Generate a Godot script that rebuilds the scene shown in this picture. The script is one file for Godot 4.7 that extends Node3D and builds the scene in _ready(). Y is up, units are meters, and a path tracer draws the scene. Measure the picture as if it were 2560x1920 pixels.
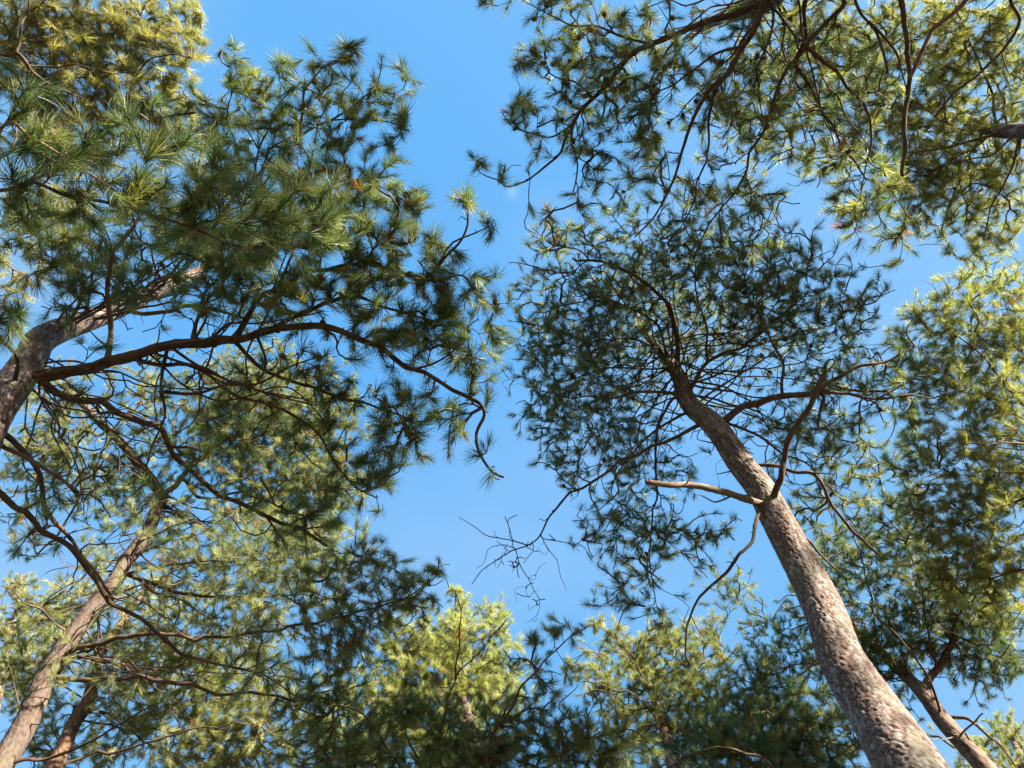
extends Node3D
# A stand of pines seen from the forest floor, looking almost straight up. Units are metres, y is up, north is -z.

const SUN_DIR := Vector3(0.66, 0.33, 0.62)       # towards the sun
const EXPOSURE := 6.8

var needle_mat: StandardMaterial3D
var bark_mat: StandardMaterial3D
var cone_mat: StandardMaterial3D
var tufts: Array[ArrayMesh] = []
var cone_meshes: Array[ArrayMesh] = []
var plates := FastNoiseLite.new()
var plate_tone := FastNoiseLite.new()
var rough := FastNoiseLite.new()
var gaps := FastNoiseLite.new()


# What a pine is made of while it grows.
class Pine:
	var root: Node3D
	var rng := RandomNumberGenerator.new()
	var pos: Array[Vector3] = []          # skeleton nodes
	var dir: Array[Vector3] = []
	var par: Array[int] = []
	var fixed: Array[float] = []          # radius of a trunk or branch node, 0 for twigs
	var grid := {}
	var targets: Array[Vector3] = []
	var bare: Array[bool] = []
	var green := Color(0.075, 0.145, 0.09)
	var gold := Color(0.34, 0.355, 0.17)
	var warm := 0.5                        # share of yellow-green young shoots
	var tuft := 1.0
	var twig := 0.0042
	var cones := 0
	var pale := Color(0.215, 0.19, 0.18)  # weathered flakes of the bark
	var lush := 0.5                        # share of full brushes among sparse fans

	func add(p: Vector3, d: Vector3, parent: int, r: float, attach := true) -> int:
		pos.append(p)
		dir.append(d)
		par.append(parent)
		fixed.append(r)
		var n := pos.size() - 1
		if attach:
			var k := Vector3i((p * 2.2).floor())
			if not grid.has(k):
				grid[k] = []
			grid[k].append(n)
		return n

	func nearest(t: Vector3) -> int:
		var c := Vector3i((t * 2.2).floor())
		var best := -1
		var cost := 1e9
		for ring in range(0, 7):
			for x in range(-ring, ring + 1):
				for y in range(-ring, ring + 1):
					for z in range(-ring, ring + 1):
						if maxi(absi(x), maxi(absi(y), absi(z))) != ring:
							continue
						var k := Vector3i(c.x + x, c.y + y, c.z + z)
						if not grid.has(k):
							continue
						for n in grid[k]:
							var v: Vector3 = t - pos[n]
							var d := v.length()
							var w := d * (1.45 - 0.45 * dir[n].dot(v) / maxf(d, 0.01))
							if fixed[n] > 0.07:
								w *= 1.5
							if w < cost:
								cost = w
								best = n
			if best >= 0 and cost < ring * 0.5:
				return best
		if best < 0:
			for n in pos.size():
				var d := t.distance_to(pos[n])
				if d < cost:
					cost = d
					best = n
		return best


func _ready():
	# ---- camera
	var cam := Camera3D.new()
	cam.name = "camera"
	cam.fov = 53.0
	cam.near = 0.05
	cam.far = 3000.0
	cam.position = Vector3(0, 1.6, 0)
	cam.rotation_degrees = Vector3(76, 0, 0)
	add_child(cam)
	cam.current = true
	# ---- sky, exposure
	var env := Environment.new()
	env.background_mode = Environment.BG_SKY
	env.tonemap_mode = Environment.TONE_MAPPER_LINEAR
	env.tonemap_exposure = EXPOSURE
	env.sdfgi_enabled = true
	env.ssao_enabled = true
	env.ssil_enabled = true
	var sky := Sky.new()
	var pano := PanoramaSkyMaterial.new()
	pano.panorama = ImageTexture.create_from_image(sky_image())
	sky.sky_material = pano
	env.sky = sky
	var we := WorldEnvironment.new()
	we.name = "world_environment"
	we.environment = env
	add_child(we)
	# ---- sun
	var sun := DirectionalLight3D.new()
	sun.name = "sun"
	sun.light_energy = 1.6
	sun.light_color = Color(1.0, 0.945, 0.85)
	sun.light_angular_distance = 0.5
	sun.shadow_enabled = true
	add_child(sun)
	sun.look_at_from_position(SUN_DIR * 50.0, Vector3.ZERO)
	materials()
	ground()
	for k in 8:
		tufts.append(tuft_mesh(100 + k, k))
	for k in 3:
		cone_meshes.append(cone_mesh(40 + k))
	forest()


# A clear winter sky: deep blue overhead, paler low down and towards the sun, with the faintest veil of cirrus.
func sky_image() -> Image:
	var w := 512
	var h := 256
	var im := Image.create_empty(w, h, false, Image.FORMAT_RGBF)
	var veil := FastNoiseLite.new()
	veil.seed = 5
	veil.frequency = 1.3
	veil.fractal_octaves = 4
	var sun := SUN_DIR.normalized()
	for j in h:
		var el := PI * (0.5 - (j + 0.5) / h)
		for i in w:
			var az := TAU * (i + 0.5) / w
			var d := Vector3(sin(az) * cos(el), sin(el), -cos(az) * cos(el))
			var low := pow(1.0 - maxf(d.y, 0.0), 1.3)
			var c := Vector3(0.135, 0.47, 0.97).lerp(Vector3(0.50, 0.82, 1.02), clampf(low * 1.15, 0.0, 1.0))
			var s := maxf(d.dot(sun), 0.0)
			c += Vector3(0.15, 0.14, 0.06) * pow(s, 1.6) + Vector3(0.30, 0.28, 0.22) * pow(s, 9.0)
			var v := clampf(veil.get_noise_3d(d.x * 1.0, d.y * 1.6, d.z * 1.6) * 0.9 + 0.12, 0.0, 1.0)
			c = c.lerp(Vector3(0.62, 0.80, 1.0), v * 0.42)
			c /= EXPOSURE
			im.set_pixel(i, j, Color(c.x, c.y, c.z))
	return im


func materials():
	needle_mat = StandardMaterial3D.new()
	needle_mat.resource_name = "needles"
	needle_mat.vertex_color_use_as_albedo = true
	needle_mat.roughness = 0.5
	needle_mat.metallic_specular = 0.5
	needle_mat.backlight_enabled = true
	needle_mat.backlight = Color(1.0, 1.0, 0.62)
	needle_mat.cull_mode = BaseMaterial3D.CULL_DISABLED
	bark_mat = StandardMaterial3D.new()
	bark_mat.resource_name = "bark"
	bark_mat.vertex_color_use_as_albedo = true
	bark_mat.roughness = 0.85
	bark_mat.metallic_specular = 0.35
	cone_mat = StandardMaterial3D.new()
	cone_mat.resource_name = "cone_scales"
	cone_mat.albedo_color = Color(0.085, 0.05, 0.03).linear_to_srgb()
	cone_mat.roughness = 0.8
	plates.noise_type = FastNoiseLite.TYPE_CELLULAR
	plates.cellular_return_type = FastNoiseLite.RETURN_DISTANCE2_SUB
	plates.frequency = 1.0
	plates.seed = 3
	plate_tone.noise_type = FastNoiseLite.TYPE_CELLULAR
	plate_tone.cellular_return_type = FastNoiseLite.RETURN_CELL_VALUE
	plate_tone.frequency = 1.0
	plate_tone.seed = 3
	for n in [plates, plate_tone]:
		n.domain_warp_enabled = true
		n.domain_warp_amplitude = 0.7
		n.domain_warp_frequency = 0.8
	rough.seed = 8
	rough.frequency = 1.0
	rough.fractal_octaves = 3
	gaps.seed = 21
	gaps.frequency = 1.0
	gaps.fractal_octaves = 2


func ground():
	var m := StandardMaterial3D.new()
	m.resource_name = "pine_litter"
	var n := FastNoiseLite.new()
	n.seed = 4
	n.frequency = 0.02
	n.fractal_octaves = 5
	var t := NoiseTexture2D.new()
	t.width = 512
	t.height = 512
	t.seamless = true
	t.noise = n
	var ramp := Gradient.new()
	ramp.set_color(0, Color(0.06, 0.038, 0.02).linear_to_srgb())
	ramp.set_color(1, Color(0.11, 0.085, 0.04).linear_to_srgb())
	t.color_ramp = ramp
	m.albedo_texture = t
	m.uv1_triplanar = true
	m.uv1_scale = Vector3(0.35, 0.35, 0.35)
	m.roughness = 1.0
	var p := PlaneMesh.new()
	p.size = Vector2(2400, 2400)
	p.material = m
	var g := MeshInstance3D.new()
	g.name = "ground"
	g.mesh = p
	g.set_meta("kind", "structure")
	g.set_meta("label", "brown needle-strewn forest floor under the pines")
	add_child(g)


# One brush of needles round the end of a shoot that points along +y; the shoot ends at the origin of the brush's upper half.
func tuft_mesh(seed_: int, kind: int) -> ArrayMesh:
	var r := RandomNumberGenerator.new()
	r.seed = seed_
	var v := PackedVector3Array()
	var n := PackedVector3Array()
	var col := PackedColorArray()
	var count: int = [32, 38, 28, 42, 58, 70, 62, 62][kind]
	var open: float = [40, 54, 34, 62, 46, 34, 56, 42][kind]
	var along: float = [0.05, 0.035, 0.08, 0.03, 0.09, 0.13, 0.06, 0.10][kind]
	for k in count:
		var u := r.randf()
		var base := Vector3(0, -along * u, 0)
		var a := deg_to_rad(clampf(open * (0.35 + 0.75 * u) + r.randfn(0.0, 9.0), 4.0, 100.0))
		var az := r.randf() * TAU
		var d := Vector3(sin(a) * cos(az), cos(a), sin(a) * sin(az))
		var side := d.cross(Vector3(r.randfn(), r.randfn(), r.randfn())).normalized()
		var bend := (d.cross(side)).normalized() * r.randfn(0.0, 0.010) + Vector3(0, -0.010 * r.randf(), 0)
		var length := 0.118 * r.randf_range(0.66, 1.12)
		var w := 0.00150 if kind < 4 else 0.00115
		var mid := base + d * length * 0.5 + bend * 0.5
		var tip := base + d * length - bend
		var nor := side.cross(d).normalized()
		var tone := r.randf_range(0.78, 1.22)
		var c0 := Color(tone * 1.12, tone * 1.04, tone * 0.9)
		var c1 := Color(tone, tone, tone)
		v.append_array([base - side * w, mid - side * w, base + side * w, base + side * w, mid - side * w, mid + side * w, mid - side * w, tip, mid + side * w])
		for q in 9:
			n.append(nor)
		col.append_array([c0, c1, c0, c0, c1, c1, c1, c1, c1])
	var arr := []
	arr.resize(Mesh.ARRAY_MAX)
	arr[Mesh.ARRAY_VERTEX] = v
	arr[Mesh.ARRAY_NORMAL] = n
	arr[Mesh.ARRAY_COLOR] = col
	var m := ArrayMesh.new()
	m.add_surface_from_arrays(Mesh.PRIMITIVE_TRIANGLES, arr)
	m.surface_set_material(0, needle_mat)
	return m


# An open pine cone hanging along -y: spiralling scales round an egg-shaped core.
func cone_mesh(seed_: int) -> ArrayMesh:
	var r := RandomNumberGenerator.new()
	r.seed = seed_
	var st := SurfaceTool.new()
	st.begin(Mesh.PRIMITIVE_TRIANGLES)
	var scales := 34
	for k in scales:
		var u := (k + 0.5) / scales
		var y := -0.052 * u
		var rad := 0.017 * pow(sin(PI * clampf(u * 0.86 + 0.1, 0.0, 1.0)), 0.7)
		var a := k * 2.39996
		var out := Vector3(cos(a), 0, sin(a))
		var side := Vector3(-sin(a), 0, cos(a))
		var c := Vector3(0, y, 0)
		var tip := c + out * (rad + 0.006) + Vector3(0, -0.004 + r.randf_range(-0.002, 0.002), 0)
		var l := c + out * rad * 0.6 - side * 0.0075
		var rr := c + out * rad * 0.6 + side * 0.0075
		var top := c + out * rad * 0.3 + Vector3(0, 0.007, 0)
		var low := c + out * rad * 0.4 - Vector3(0, 0.006, 0)
		for f in [[top, tip, l], [top, rr, tip], [low, l, tip], [low, tip, rr]]:
			for p in f:
				st.add_vertex(p)
	st.generate_normals()
	var m := st.commit()
	m.surface_set_material(0, cone_mat)
	return m


# ---------------------------------------------------------------- wood

func curve_points(pts: Array, step: float) -> Array:
	var out: Array[Vector3] = []
	for i in pts.size() - 1:
		var a: Vector3 = pts[maxi(i - 1, 0)]
		var b: Vector3 = pts[i]
		var c: Vector3 = pts[i + 1]
		var d: Vector3 = pts[mini(i + 2, pts.size() - 1)]
		var n := maxi(1, int(round(b.distance_to(c) / step)))
		for k in n:
			out.append(b.cubic_interpolate_in_time(c, a, d, float(k) / n, maxf(b.distance_to(c), 0.01), -maxf(a.distance_to(b), 0.01), b.distance_to(c) + maxf(c.distance_to(d), 0.01)))
	out.append(pts[-1])
	return out


# A closed tube along p with radii r. bark: 0 twig, 1 branch, 2 trunk with plates.
func tube(v: PackedVector3Array, n: PackedVector3Array, col: PackedColorArray, ix: PackedInt32Array, p: Array, r: Array, sides: int, bark: int, tint: Color, off: float, flake: float, pale := Color(0.215, 0.19, 0.18)):
	var up := Vector3(0.31, 0.2, 0.93)
	var first := v.size()
	var s := 0.0
	for i in p.size():
		var d: Vector3 = (p[mini(i + 1, p.size() - 1)] - p[maxi(i - 1, 0)]).normalized()
		if i > 0:
			s += p[i].distance_to(p[i - 1])
		var e := up - d * up.dot(d)
		e = (e if e.length() > 0.05 else d.cross(Vector3(1, 0, 0))).normalized()
		up = e
		var f := d.cross(e)
		for k in sides:
			var a := TAU * k / sides
			var o := e * cos(a) + f * sin(a)
			var rad: float = r[i]
			var c := tint
			if bark == 2:
				var q := Vector3(cos(a) * rad, s * 0.30, sin(a) * rad) * flake + Vector3(off, off, 0)
				var cell := clampf(plates.get_noise_3dv(q) + 1.0, 0.0, 1.0)
				var fine := rough.get_noise_3dv(q * 3.1)
				var plate := smoothstep(0.05, 0.26, cell + fine * 0.14)
				var tone := plate_tone.get_noise_3dv(q)
				var big := rough.get_noise_3dv(q * 0.16)
				rad *= 1.0 + 0.035 * big
				rad += (plate - 0.7) * 0.0065 + fine * 0.0035
				var weathered := smoothstep(-0.25, 0.45, tone + big * 0.8 + fine * 0.3)
				var face := tint.lerp(pale, weathered)
				c = Color(0.042, 0.026, 0.021).lerp(face, plate) * (1.0 + 0.35 * fine)
				if big > 0.18:
					c = c.lerp(Color(0.085, 0.08, 0.045), clampf((big - 0.18) * 2.2, 0.0, 0.6))
			elif bark == 1:
				var q := Vector3(cos(a) * rad, s * 0.35, sin(a) * rad) * flake + Vector3(off, 0, off)
				var fine := rough.get_noise_3dv(q)
				var big := rough.get_noise_3d(s * 2.2 + off, off, a * 0.35)
				var cell := clampf(plates.get_noise_3dv(q * 0.9) + 1.0, 0.0, 1.0)
				var plate := smoothstep(0.03, 0.38, cell + fine * 0.2)
				rad *= 0.92 + 0.15 * fine + 0.10 * big + 0.11 * plate
				c = tint * (0.55 + 0.75 * plate) * (1.0 + 0.5 * fine)
				c = c.lerp(Color(0.10, 0.073, 0.054), clampf(fine * 0.8 + 0.1, 0.0, 0.6))
				if big > 0.1:
					c = c.lerp(Color(0.085, 0.078, 0.036), clampf((big - 0.1) * 2.0, 0.0, 0.6))
			v.append(p[i] + o * rad)
			n.append(o)
			col.append(c)
	for i in p.size() - 1:
		for k in sides:
			var a := first + i * sides + k
			var b := first + i * sides + (k + 1) % sides
			ix.append_array([a, a + sides, b, b, a + sides, b + sides])
	v.append(p[0])
	n.append((p[0] - p[1]).normalized())
	col.append(tint)
	for k in sides:
		ix.append_array([first + (k + 1) % sides, v.size() - 1, first + k])
	# the broken or tapered end is closed with a point
	var endp: Vector3 = p[-1]
	var endd: Vector3 = (p[-1] - p[-2]).normalized()
	v.append(endp + endd * r[-1] * 0.6)
	n.append(endd)
	col.append(tint)
	var last := first + (p.size() - 1) * sides
	for k in sides:
		ix.append_array([last + k, v.size() - 1, last + (k + 1) % sides])


func smooth_normals(v: PackedVector3Array, ix: PackedInt32Array) -> PackedVector3Array:
	var n := PackedVector3Array()
	n.resize(v.size())
	for i in range(0, ix.size(), 3):
		var f := (v[ix[i + 2]] - v[ix[i]]).cross(v[ix[i + 1]] - v[ix[i]])
		n[ix[i]] += f
		n[ix[i + 1]] += f
		n[ix[i + 2]] += f
	for i in n.size():
		n[i] = n[i].normalized()
	return n


func wood(called: String, v: PackedVector3Array, n: PackedVector3Array, col: PackedColorArray, ix: PackedInt32Array, parent: Node3D, relief: bool) -> MeshInstance3D:
	var arr := []
	arr.resize(Mesh.ARRAY_MAX)
	arr[Mesh.ARRAY_VERTEX] = v
	arr[Mesh.ARRAY_NORMAL] = smooth_normals(v, ix) if relief else n
	arr[Mesh.ARRAY_COLOR] = col
	arr[Mesh.ARRAY_INDEX] = ix
	var m := ArrayMesh.new()
	m.add_surface_from_arrays(Mesh.PRIMITIVE_TRIANGLES, arr)
	m.surface_set_material(0, bark_mat)
	var o := MeshInstance3D.new()
	o.name = numbered(called, parent)
	o.mesh = m
	parent.add_child(o, true)
	return o


func numbered(called: String, parent: Node) -> String:
	if not parent.has_node(called):
		return called
	var k := 1
	while parent.has_node("%s_%03d" % [called, k]):
		k += 1
	return "%s_%03d" % [called, k]


# ---------------------------------------------------------------- pines

func pine(label: String, seed_: int, base: Vector3, look := {}) -> Pine:
	var t := Pine.new()
	t.root = Node3D.new()
	t.root.name = numbered("pine_tree", self)
	t.root.position = base
	t.root.set_meta("label", label)
	t.root.set_meta("category", "pine tree")
	t.root.set_meta("group", "pines of the forest stand")
	add_child(t.root, true)
	t.rng.seed = seed_
	for k in look:
		t.set(k, look[k])
	return t


# pts are [x, y, z, radius] from the ground up, in the world.
func trunk(t: Pine, pts: Array, sides := 28, step := 0.06, flake := 15.0, tint := Color(0.115, 0.078, 0.064)):
	var c: Array[Vector3] = []
	for q in pts:
		c.append(Vector3(q[0], q[1], q[2]) - t.root.position)
	var fine := curve_points(c, step)
	var rad: Array[float] = []
	# radii follow the points by distance along the line
	var marks: Array[float] = [0.0]
	for i in range(1, c.size()):
		marks.append(marks[-1] + c[i].distance_to(c[i - 1]))
	var s := 0.0
	var total := 0.0
	for i in range(1, fine.size()):
		total += fine[i].distance_to(fine[i - 1])
	for i in fine.size():
		if i > 0:
			s += fine[i].distance_to(fine[i - 1]) * marks[-1] / total
		var k := 0
		while k < marks.size() - 2 and s > marks[k + 1]:
			k += 1
		rad.append(lerpf(pts[k][3], pts[k + 1][3], clampf((s - marks[k]) / maxf(marks[k + 1] - marks[k], 0.001), 0.0, 1.0)))
	var v := PackedVector3Array()
	var n := PackedVector3Array()
	var col := PackedColorArray()
	var ix := PackedInt32Array()
	tube(v, n, col, ix, fine, rad, sides, 2, tint, t.rng.randf() * 50.0, flake, t.pale)
	wood("trunk", v, n, col, ix, t.root, true)
	skeleton(t, fine, rad, step, true)


func skeleton(t: Pine, fine: Array, rad: Array, step: float, own: bool):
	var stride := maxi(1, int(round(0.14 / step)))
	var prev := -1 if own else t.nearest(fine[0])
	for i in range(0, fine.size(), stride):
		if fine[i].y + t.root.position.y < 3.0:
			continue
		var d: Vector3 = (fine[mini(i + 1, fine.size() - 1)] - fine[maxi(i - 1, 0)]).normalized()
		prev = t.add(fine[i], d, prev, maxf(rad[i], 0.004))


# A branch from r0 at its foot to r1 at its end, along points in the world.
func branch(t: Pine, r0: float, r1: float, pts: Array, tint := Color(0.064, 0.038, 0.027)):
	var c: Array[Vector3] = []
	for q in pts:
		c.append(Vector3(q[0], q[1], q[2]) - t.root.position)
	var foot := t.nearest(c[0])
	if t.pos[foot].distance_to(c[0]) < 0.45:
		c[0] = t.pos[foot]
	var step := 0.03 if r0 > 0.018 else 0.05
	var fine := curve_points(c, step)
	var off := t.rng.randf() * 60.0
	var rad: Array[float] = []
	var kinks: Array[Vector3] = []
	for k in int(fine.size() * step / 0.16) + 3:
		kinks.append(Vector3(t.rng.randfn(), t.rng.randfn(), t.rng.randfn()) * 0.016)
	for i in fine.size():
		var u := float(i) / maxi(1, fine.size() - 1)
		var s := i * step
		rad.append(lerpf(r0, r1, pow(u, 0.85)) * (1.0 + 0.75 * exp(-s / (r0 * 1.6))))
		var kk := s / 0.16
		fine[i] += kinks[int(kk)].lerp(kinks[int(kk) + 1], kk - int(kk)) * minf(1.0, s * 4.0)
	var v := PackedVector3Array()
	var n := PackedVector3Array()
	var col := PackedColorArray()
	var ix := PackedInt32Array()
	tube(v, n, col, ix, fine, rad, 16 if r0 > 0.022 else 8, 1, tint, off, 34.0)
	# snapped stubs and short dead side twigs
	var at := 0.15
	while at < fine.size() * step - 0.1:
		var i := int(at / step)
		var d: Vector3 = (fine[mini(i + 1, fine.size() - 1)] - fine[maxi(i - 1, 0)]).normalized()
		var o := d.cross(Vector3(t.rng.randfn(), t.rng.randfn(), t.rng.randfn())).normalized()
		var l := clampf(absf(t.rng.randfn(0.0, 0.12)), 0.03, 0.4)
		var e: Vector3 = fine[i] + (o + d * t.rng.randf_range(0.1, 0.9)).normalized() * l
		var m: Vector3 = fine[i].lerp(e, 0.55) + Vector3(t.rng.randfn(), t.rng.randfn(), t.rng.randfn()) * l * 0.09
		var sr := minf(rad[i] * 0.4, t.rng.randf_range(0.0028, 0.006))
		tube(v, n, col, ix, [fine[i], m, e], [sr * 1.5, sr, sr * 0.5], 4, 0, tint * 0.9, 0.0, 1.0)
		at += t.rng.randf_range(0.08, 0.42)
	wood("branch", v, n, col, ix, t.root, true)
	skeleton(t, fine, rad, step, false)


# Shoots wanted inside an egg-shaped part of the crown, half-axes r (across) and h (upwards).
func clump(t: Pine, x: float, y: float, z: float, r: float, h: float, count: int, bare := 0.22, airy := 0.0):
	var c := Vector3(x, y, z) - t.root.position
	var made := 0
	var tries := 0
	while made < count and tries < count * 12:
		tries += 1
		var q := Vector3(t.rng.randfn(), t.rng.randfn(), t.rng.randfn()) * 0.52
		if q.length() > 1.42:
			continue
		var p := c + Vector3(q.x * r, q.y * h, q.z * r)
		if gaps.get_noise_3dv((p + t.root.position) * 1.5) < airy - 0.36 + t.rng.randfn(0.0, 0.06):
			continue
		t.targets.append(p)
		t.bare.append(t.rng.randf() < bare)
		made += 1


func grow(t: Pine):
	# shoots nearest to the wood sprout first; each joins the nearest wood that points its way
	var order := []
	var start := t.pos.size()
	for i in t.targets.size():
		var d := 1e9
		for n in start:
			d = minf(d, t.pos[n].distance_squared_to(t.targets[i]))
		order.append([d, i])
	order.sort_custom(func(a, b): return a[0] < b[0])
	var tips := []
	for o in order:
		var q := t.targets[o[1]]
		var n := t.nearest(q)
		var a := t.pos[n]
		var d := q - a
		var len_ := d.length()
		if len_ < 0.03:
			continue
		var lean := t.dir[n] * len_ * 0.38 + Vector3(t.rng.randfn(), t.rng.randfn(), t.rng.randfn()) * len_ * 0.08 + Vector3(0, -0.05 * len_, 0)
		var ctrl := a + d * 0.25 + lean
		var steps := maxi(2, int(ceil(len_ / 0.11)))
		var prev := n
		for k in range(1, steps + 1):
			var u := float(k) / steps
			var p := a.lerp(ctrl, u).lerp(ctrl.lerp(q, u), u)
			if k < steps:
				p += Vector3(t.rng.randfn(), t.rng.randfn(), t.rng.randfn()) * 0.008
			var dd := (p - t.pos[prev]).normalized()
			prev = t.add(p, dd, prev, 0.0, k < steps or t.bare[o[1]])
		tips.append([prev, t.bare[o[1]]])
	# how many shoots each piece of wood carries sets its thickness
	var count := t.pos.size()
	var load_: Array[int] = []
	load_.resize(count)
	load_.fill(0)
	for q in tips:
		load_[q[0]] = 1
	var kids := []
	kids.resize(count)
	var main: Array[int] = []
	main.resize(count)
	main.fill(-1)
	for i in range(count - 1, start - 1, -1):
		var p := t.par[i]
		load_[p] += load_[i]
		if t.fixed[p] == 0.0 and (main[p] < 0 or load_[i] > load_[main[p]]):
			main[p] = i
	# chains of wood from their fork to their tip
	var v := PackedVector3Array()
	var n_ := PackedVector3Array()
	var col := PackedColorArray()
	var ix := PackedInt32Array()
	for i in range(start, count):
		var p := t.par[i]
		if t.fixed[p] == 0.0 and main[p] == i:
			continue
		var line: Array[Vector3] = [t.pos[p]]
		var most := t.fixed[p] * 0.6 if t.fixed[p] > 0.0 else 0.05
		var r0 := minf(t.twig * pow(load_[i], 0.37), most)
		var rad: Array[float] = [r0]
		var k := i
		while k >= 0:
			line.append(t.pos[k])
			rad.append(minf(t.twig * pow(load_[k], 0.37), most))
			k = main[k]
		var tint := Color(0.050, 0.033, 0.024).lerp(Color(0.095, 0.068, 0.046), t.rng.randf())
		if load_[i] >= 14:
			var bv := PackedVector3Array()
			var bn := PackedVector3Array()
			var bc := PackedColorArray()
			var bi := PackedInt32Array()
			tube(bv, bn, bc, bi, curve_points(line, 0.06), spread(rad, line, 0.06), 7, 1, tint, t.rng.randf() * 50.0, 34.0)
			wood("branch", bv, bn, bc, bi, t.root, true)
		else:
			tube(v, n_, col, ix, line, rad, 4 if r0 > 0.008 else 3, 0, tint, 0.0, 1.0)
	var crown := Node3D.new()
	crown.name = "crown"
	t.root.add_child(crown, true)
	if v.size():
		var tw := wood("twig", v, n_, col, ix, crown, false)
		tw.set_meta("kind", "stuff")
	# needles at the end of every living shoot, and often a second brush just behind it
	var put := []
	for k in tufts.size():
		put.append([])
	var cone_at := []
	for q in tips:
		var i: int = q[0]
		if q[1]:
			continue
		var p := t.par[i]
		var d := (t.dir[i] + Vector3(0, 0.35, 0) + Vector3(t.rng.randfn(), t.rng.randfn(), t.rng.randfn()) * 0.16).normalized()
		place(t, put, t.pos[i], d, 1.0)
		var extra := t.rng.randf()
		if extra < 0.25 + 0.4 * t.lush:
			var s := d.cross(Vector3(t.rng.randfn(), t.rng.randfn(), t.rng.randfn())).normalized()
			var e := (d + s * 0.9).normalized()
			place(t, put, t.pos[i] - d * 0.055 + e * 0.035, e, 0.82)
		if t.fixed[p] == 0.0 and extra > 0.75 - 0.5 * t.lush:
			place(t, put, t.pos[p].lerp(t.pos[i], 0.35), t.dir[i], 0.8)
		if cone_at.size() < t.cones and t.rng.randf() < 0.10:
			cone_at.append(t.pos[p].lerp(t.pos[i], 0.4))
	for k in tufts.size():
		if put[k].is_empty():
			continue
		var mm := MultiMesh.new()
		mm.transform_format = MultiMesh.TRANSFORM_3D
		mm.use_colors = true
		mm.mesh = tufts[k]
		mm.instance_count = put[k].size()
		for i in put[k].size():
			mm.set_instance_transform(i, put[k][i][0])
			mm.set_instance_color(i, put[k][i][1])
		var mi := MultiMeshInstance3D.new()
		mi.name = numbered("foliage", crown)
		mi.multimesh = mm
		mi.set_meta("kind", "stuff")
		crown.add_child(mi, true)
	for p in cone_at:
		var o := MeshInstance3D.new()
		o.name = numbered("pine_cone", t.root)
		o.mesh = cone_meshes[t.rng.randi() % 3]
		o.position = p
		o.rotation = Vector3(t.rng.randfn(0, 0.5), t.rng.randf() * TAU, t.rng.randfn(0, 0.5))
		o.scale = Vector3.ONE * t.rng.randf_range(0.85, 1.15)
		t.root.add_child(o, true)
	print(t.root.name, " shoots ", tips.size(), " nodes ", count, " twig tris ", ix.size() / 3)


func spread(rad: Array, line: Array, step: float) -> Array:
	var out: Array[float] = []
	for i in line.size() - 1:
		var n := maxi(1, int(round(line[i].distance_to(line[i + 1]) / step)))
		for k in n:
			out.append(lerpf(rad[i], rad[i + 1], float(k) / n))
	out.append(rad[-1])
	return out


func place(t: Pine, put: Array, at: Vector3, d: Vector3, size: float):
	var x := d.cross(Vector3(0.3, 0.5, 0.8)).normalized()
	var b := Basis(x, d, x.cross(d)).rotated(d, t.rng.randf() * TAU)
	b = b.scaled(Vector3.ONE * size * t.tuft * clampf(t.rng.randfn(1.0, 0.17), 0.6, 1.4))
	var c := t.green.lerp(t.gold, clampf(t.rng.randfn(t.warm, 0.36), 0.0, 1.0)) * t.rng.randf_range(0.8, 1.2)
	if t.rng.randf() < 0.02:
		c = Color(0.26, 0.13, 0.045)
	put[t.rng.randi() % 4 + (4 if t.rng.randf() < t.lush else 0)].append([Transform3D(b, at), Color(c.r, c.g, c.b, 1.0)])


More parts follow.
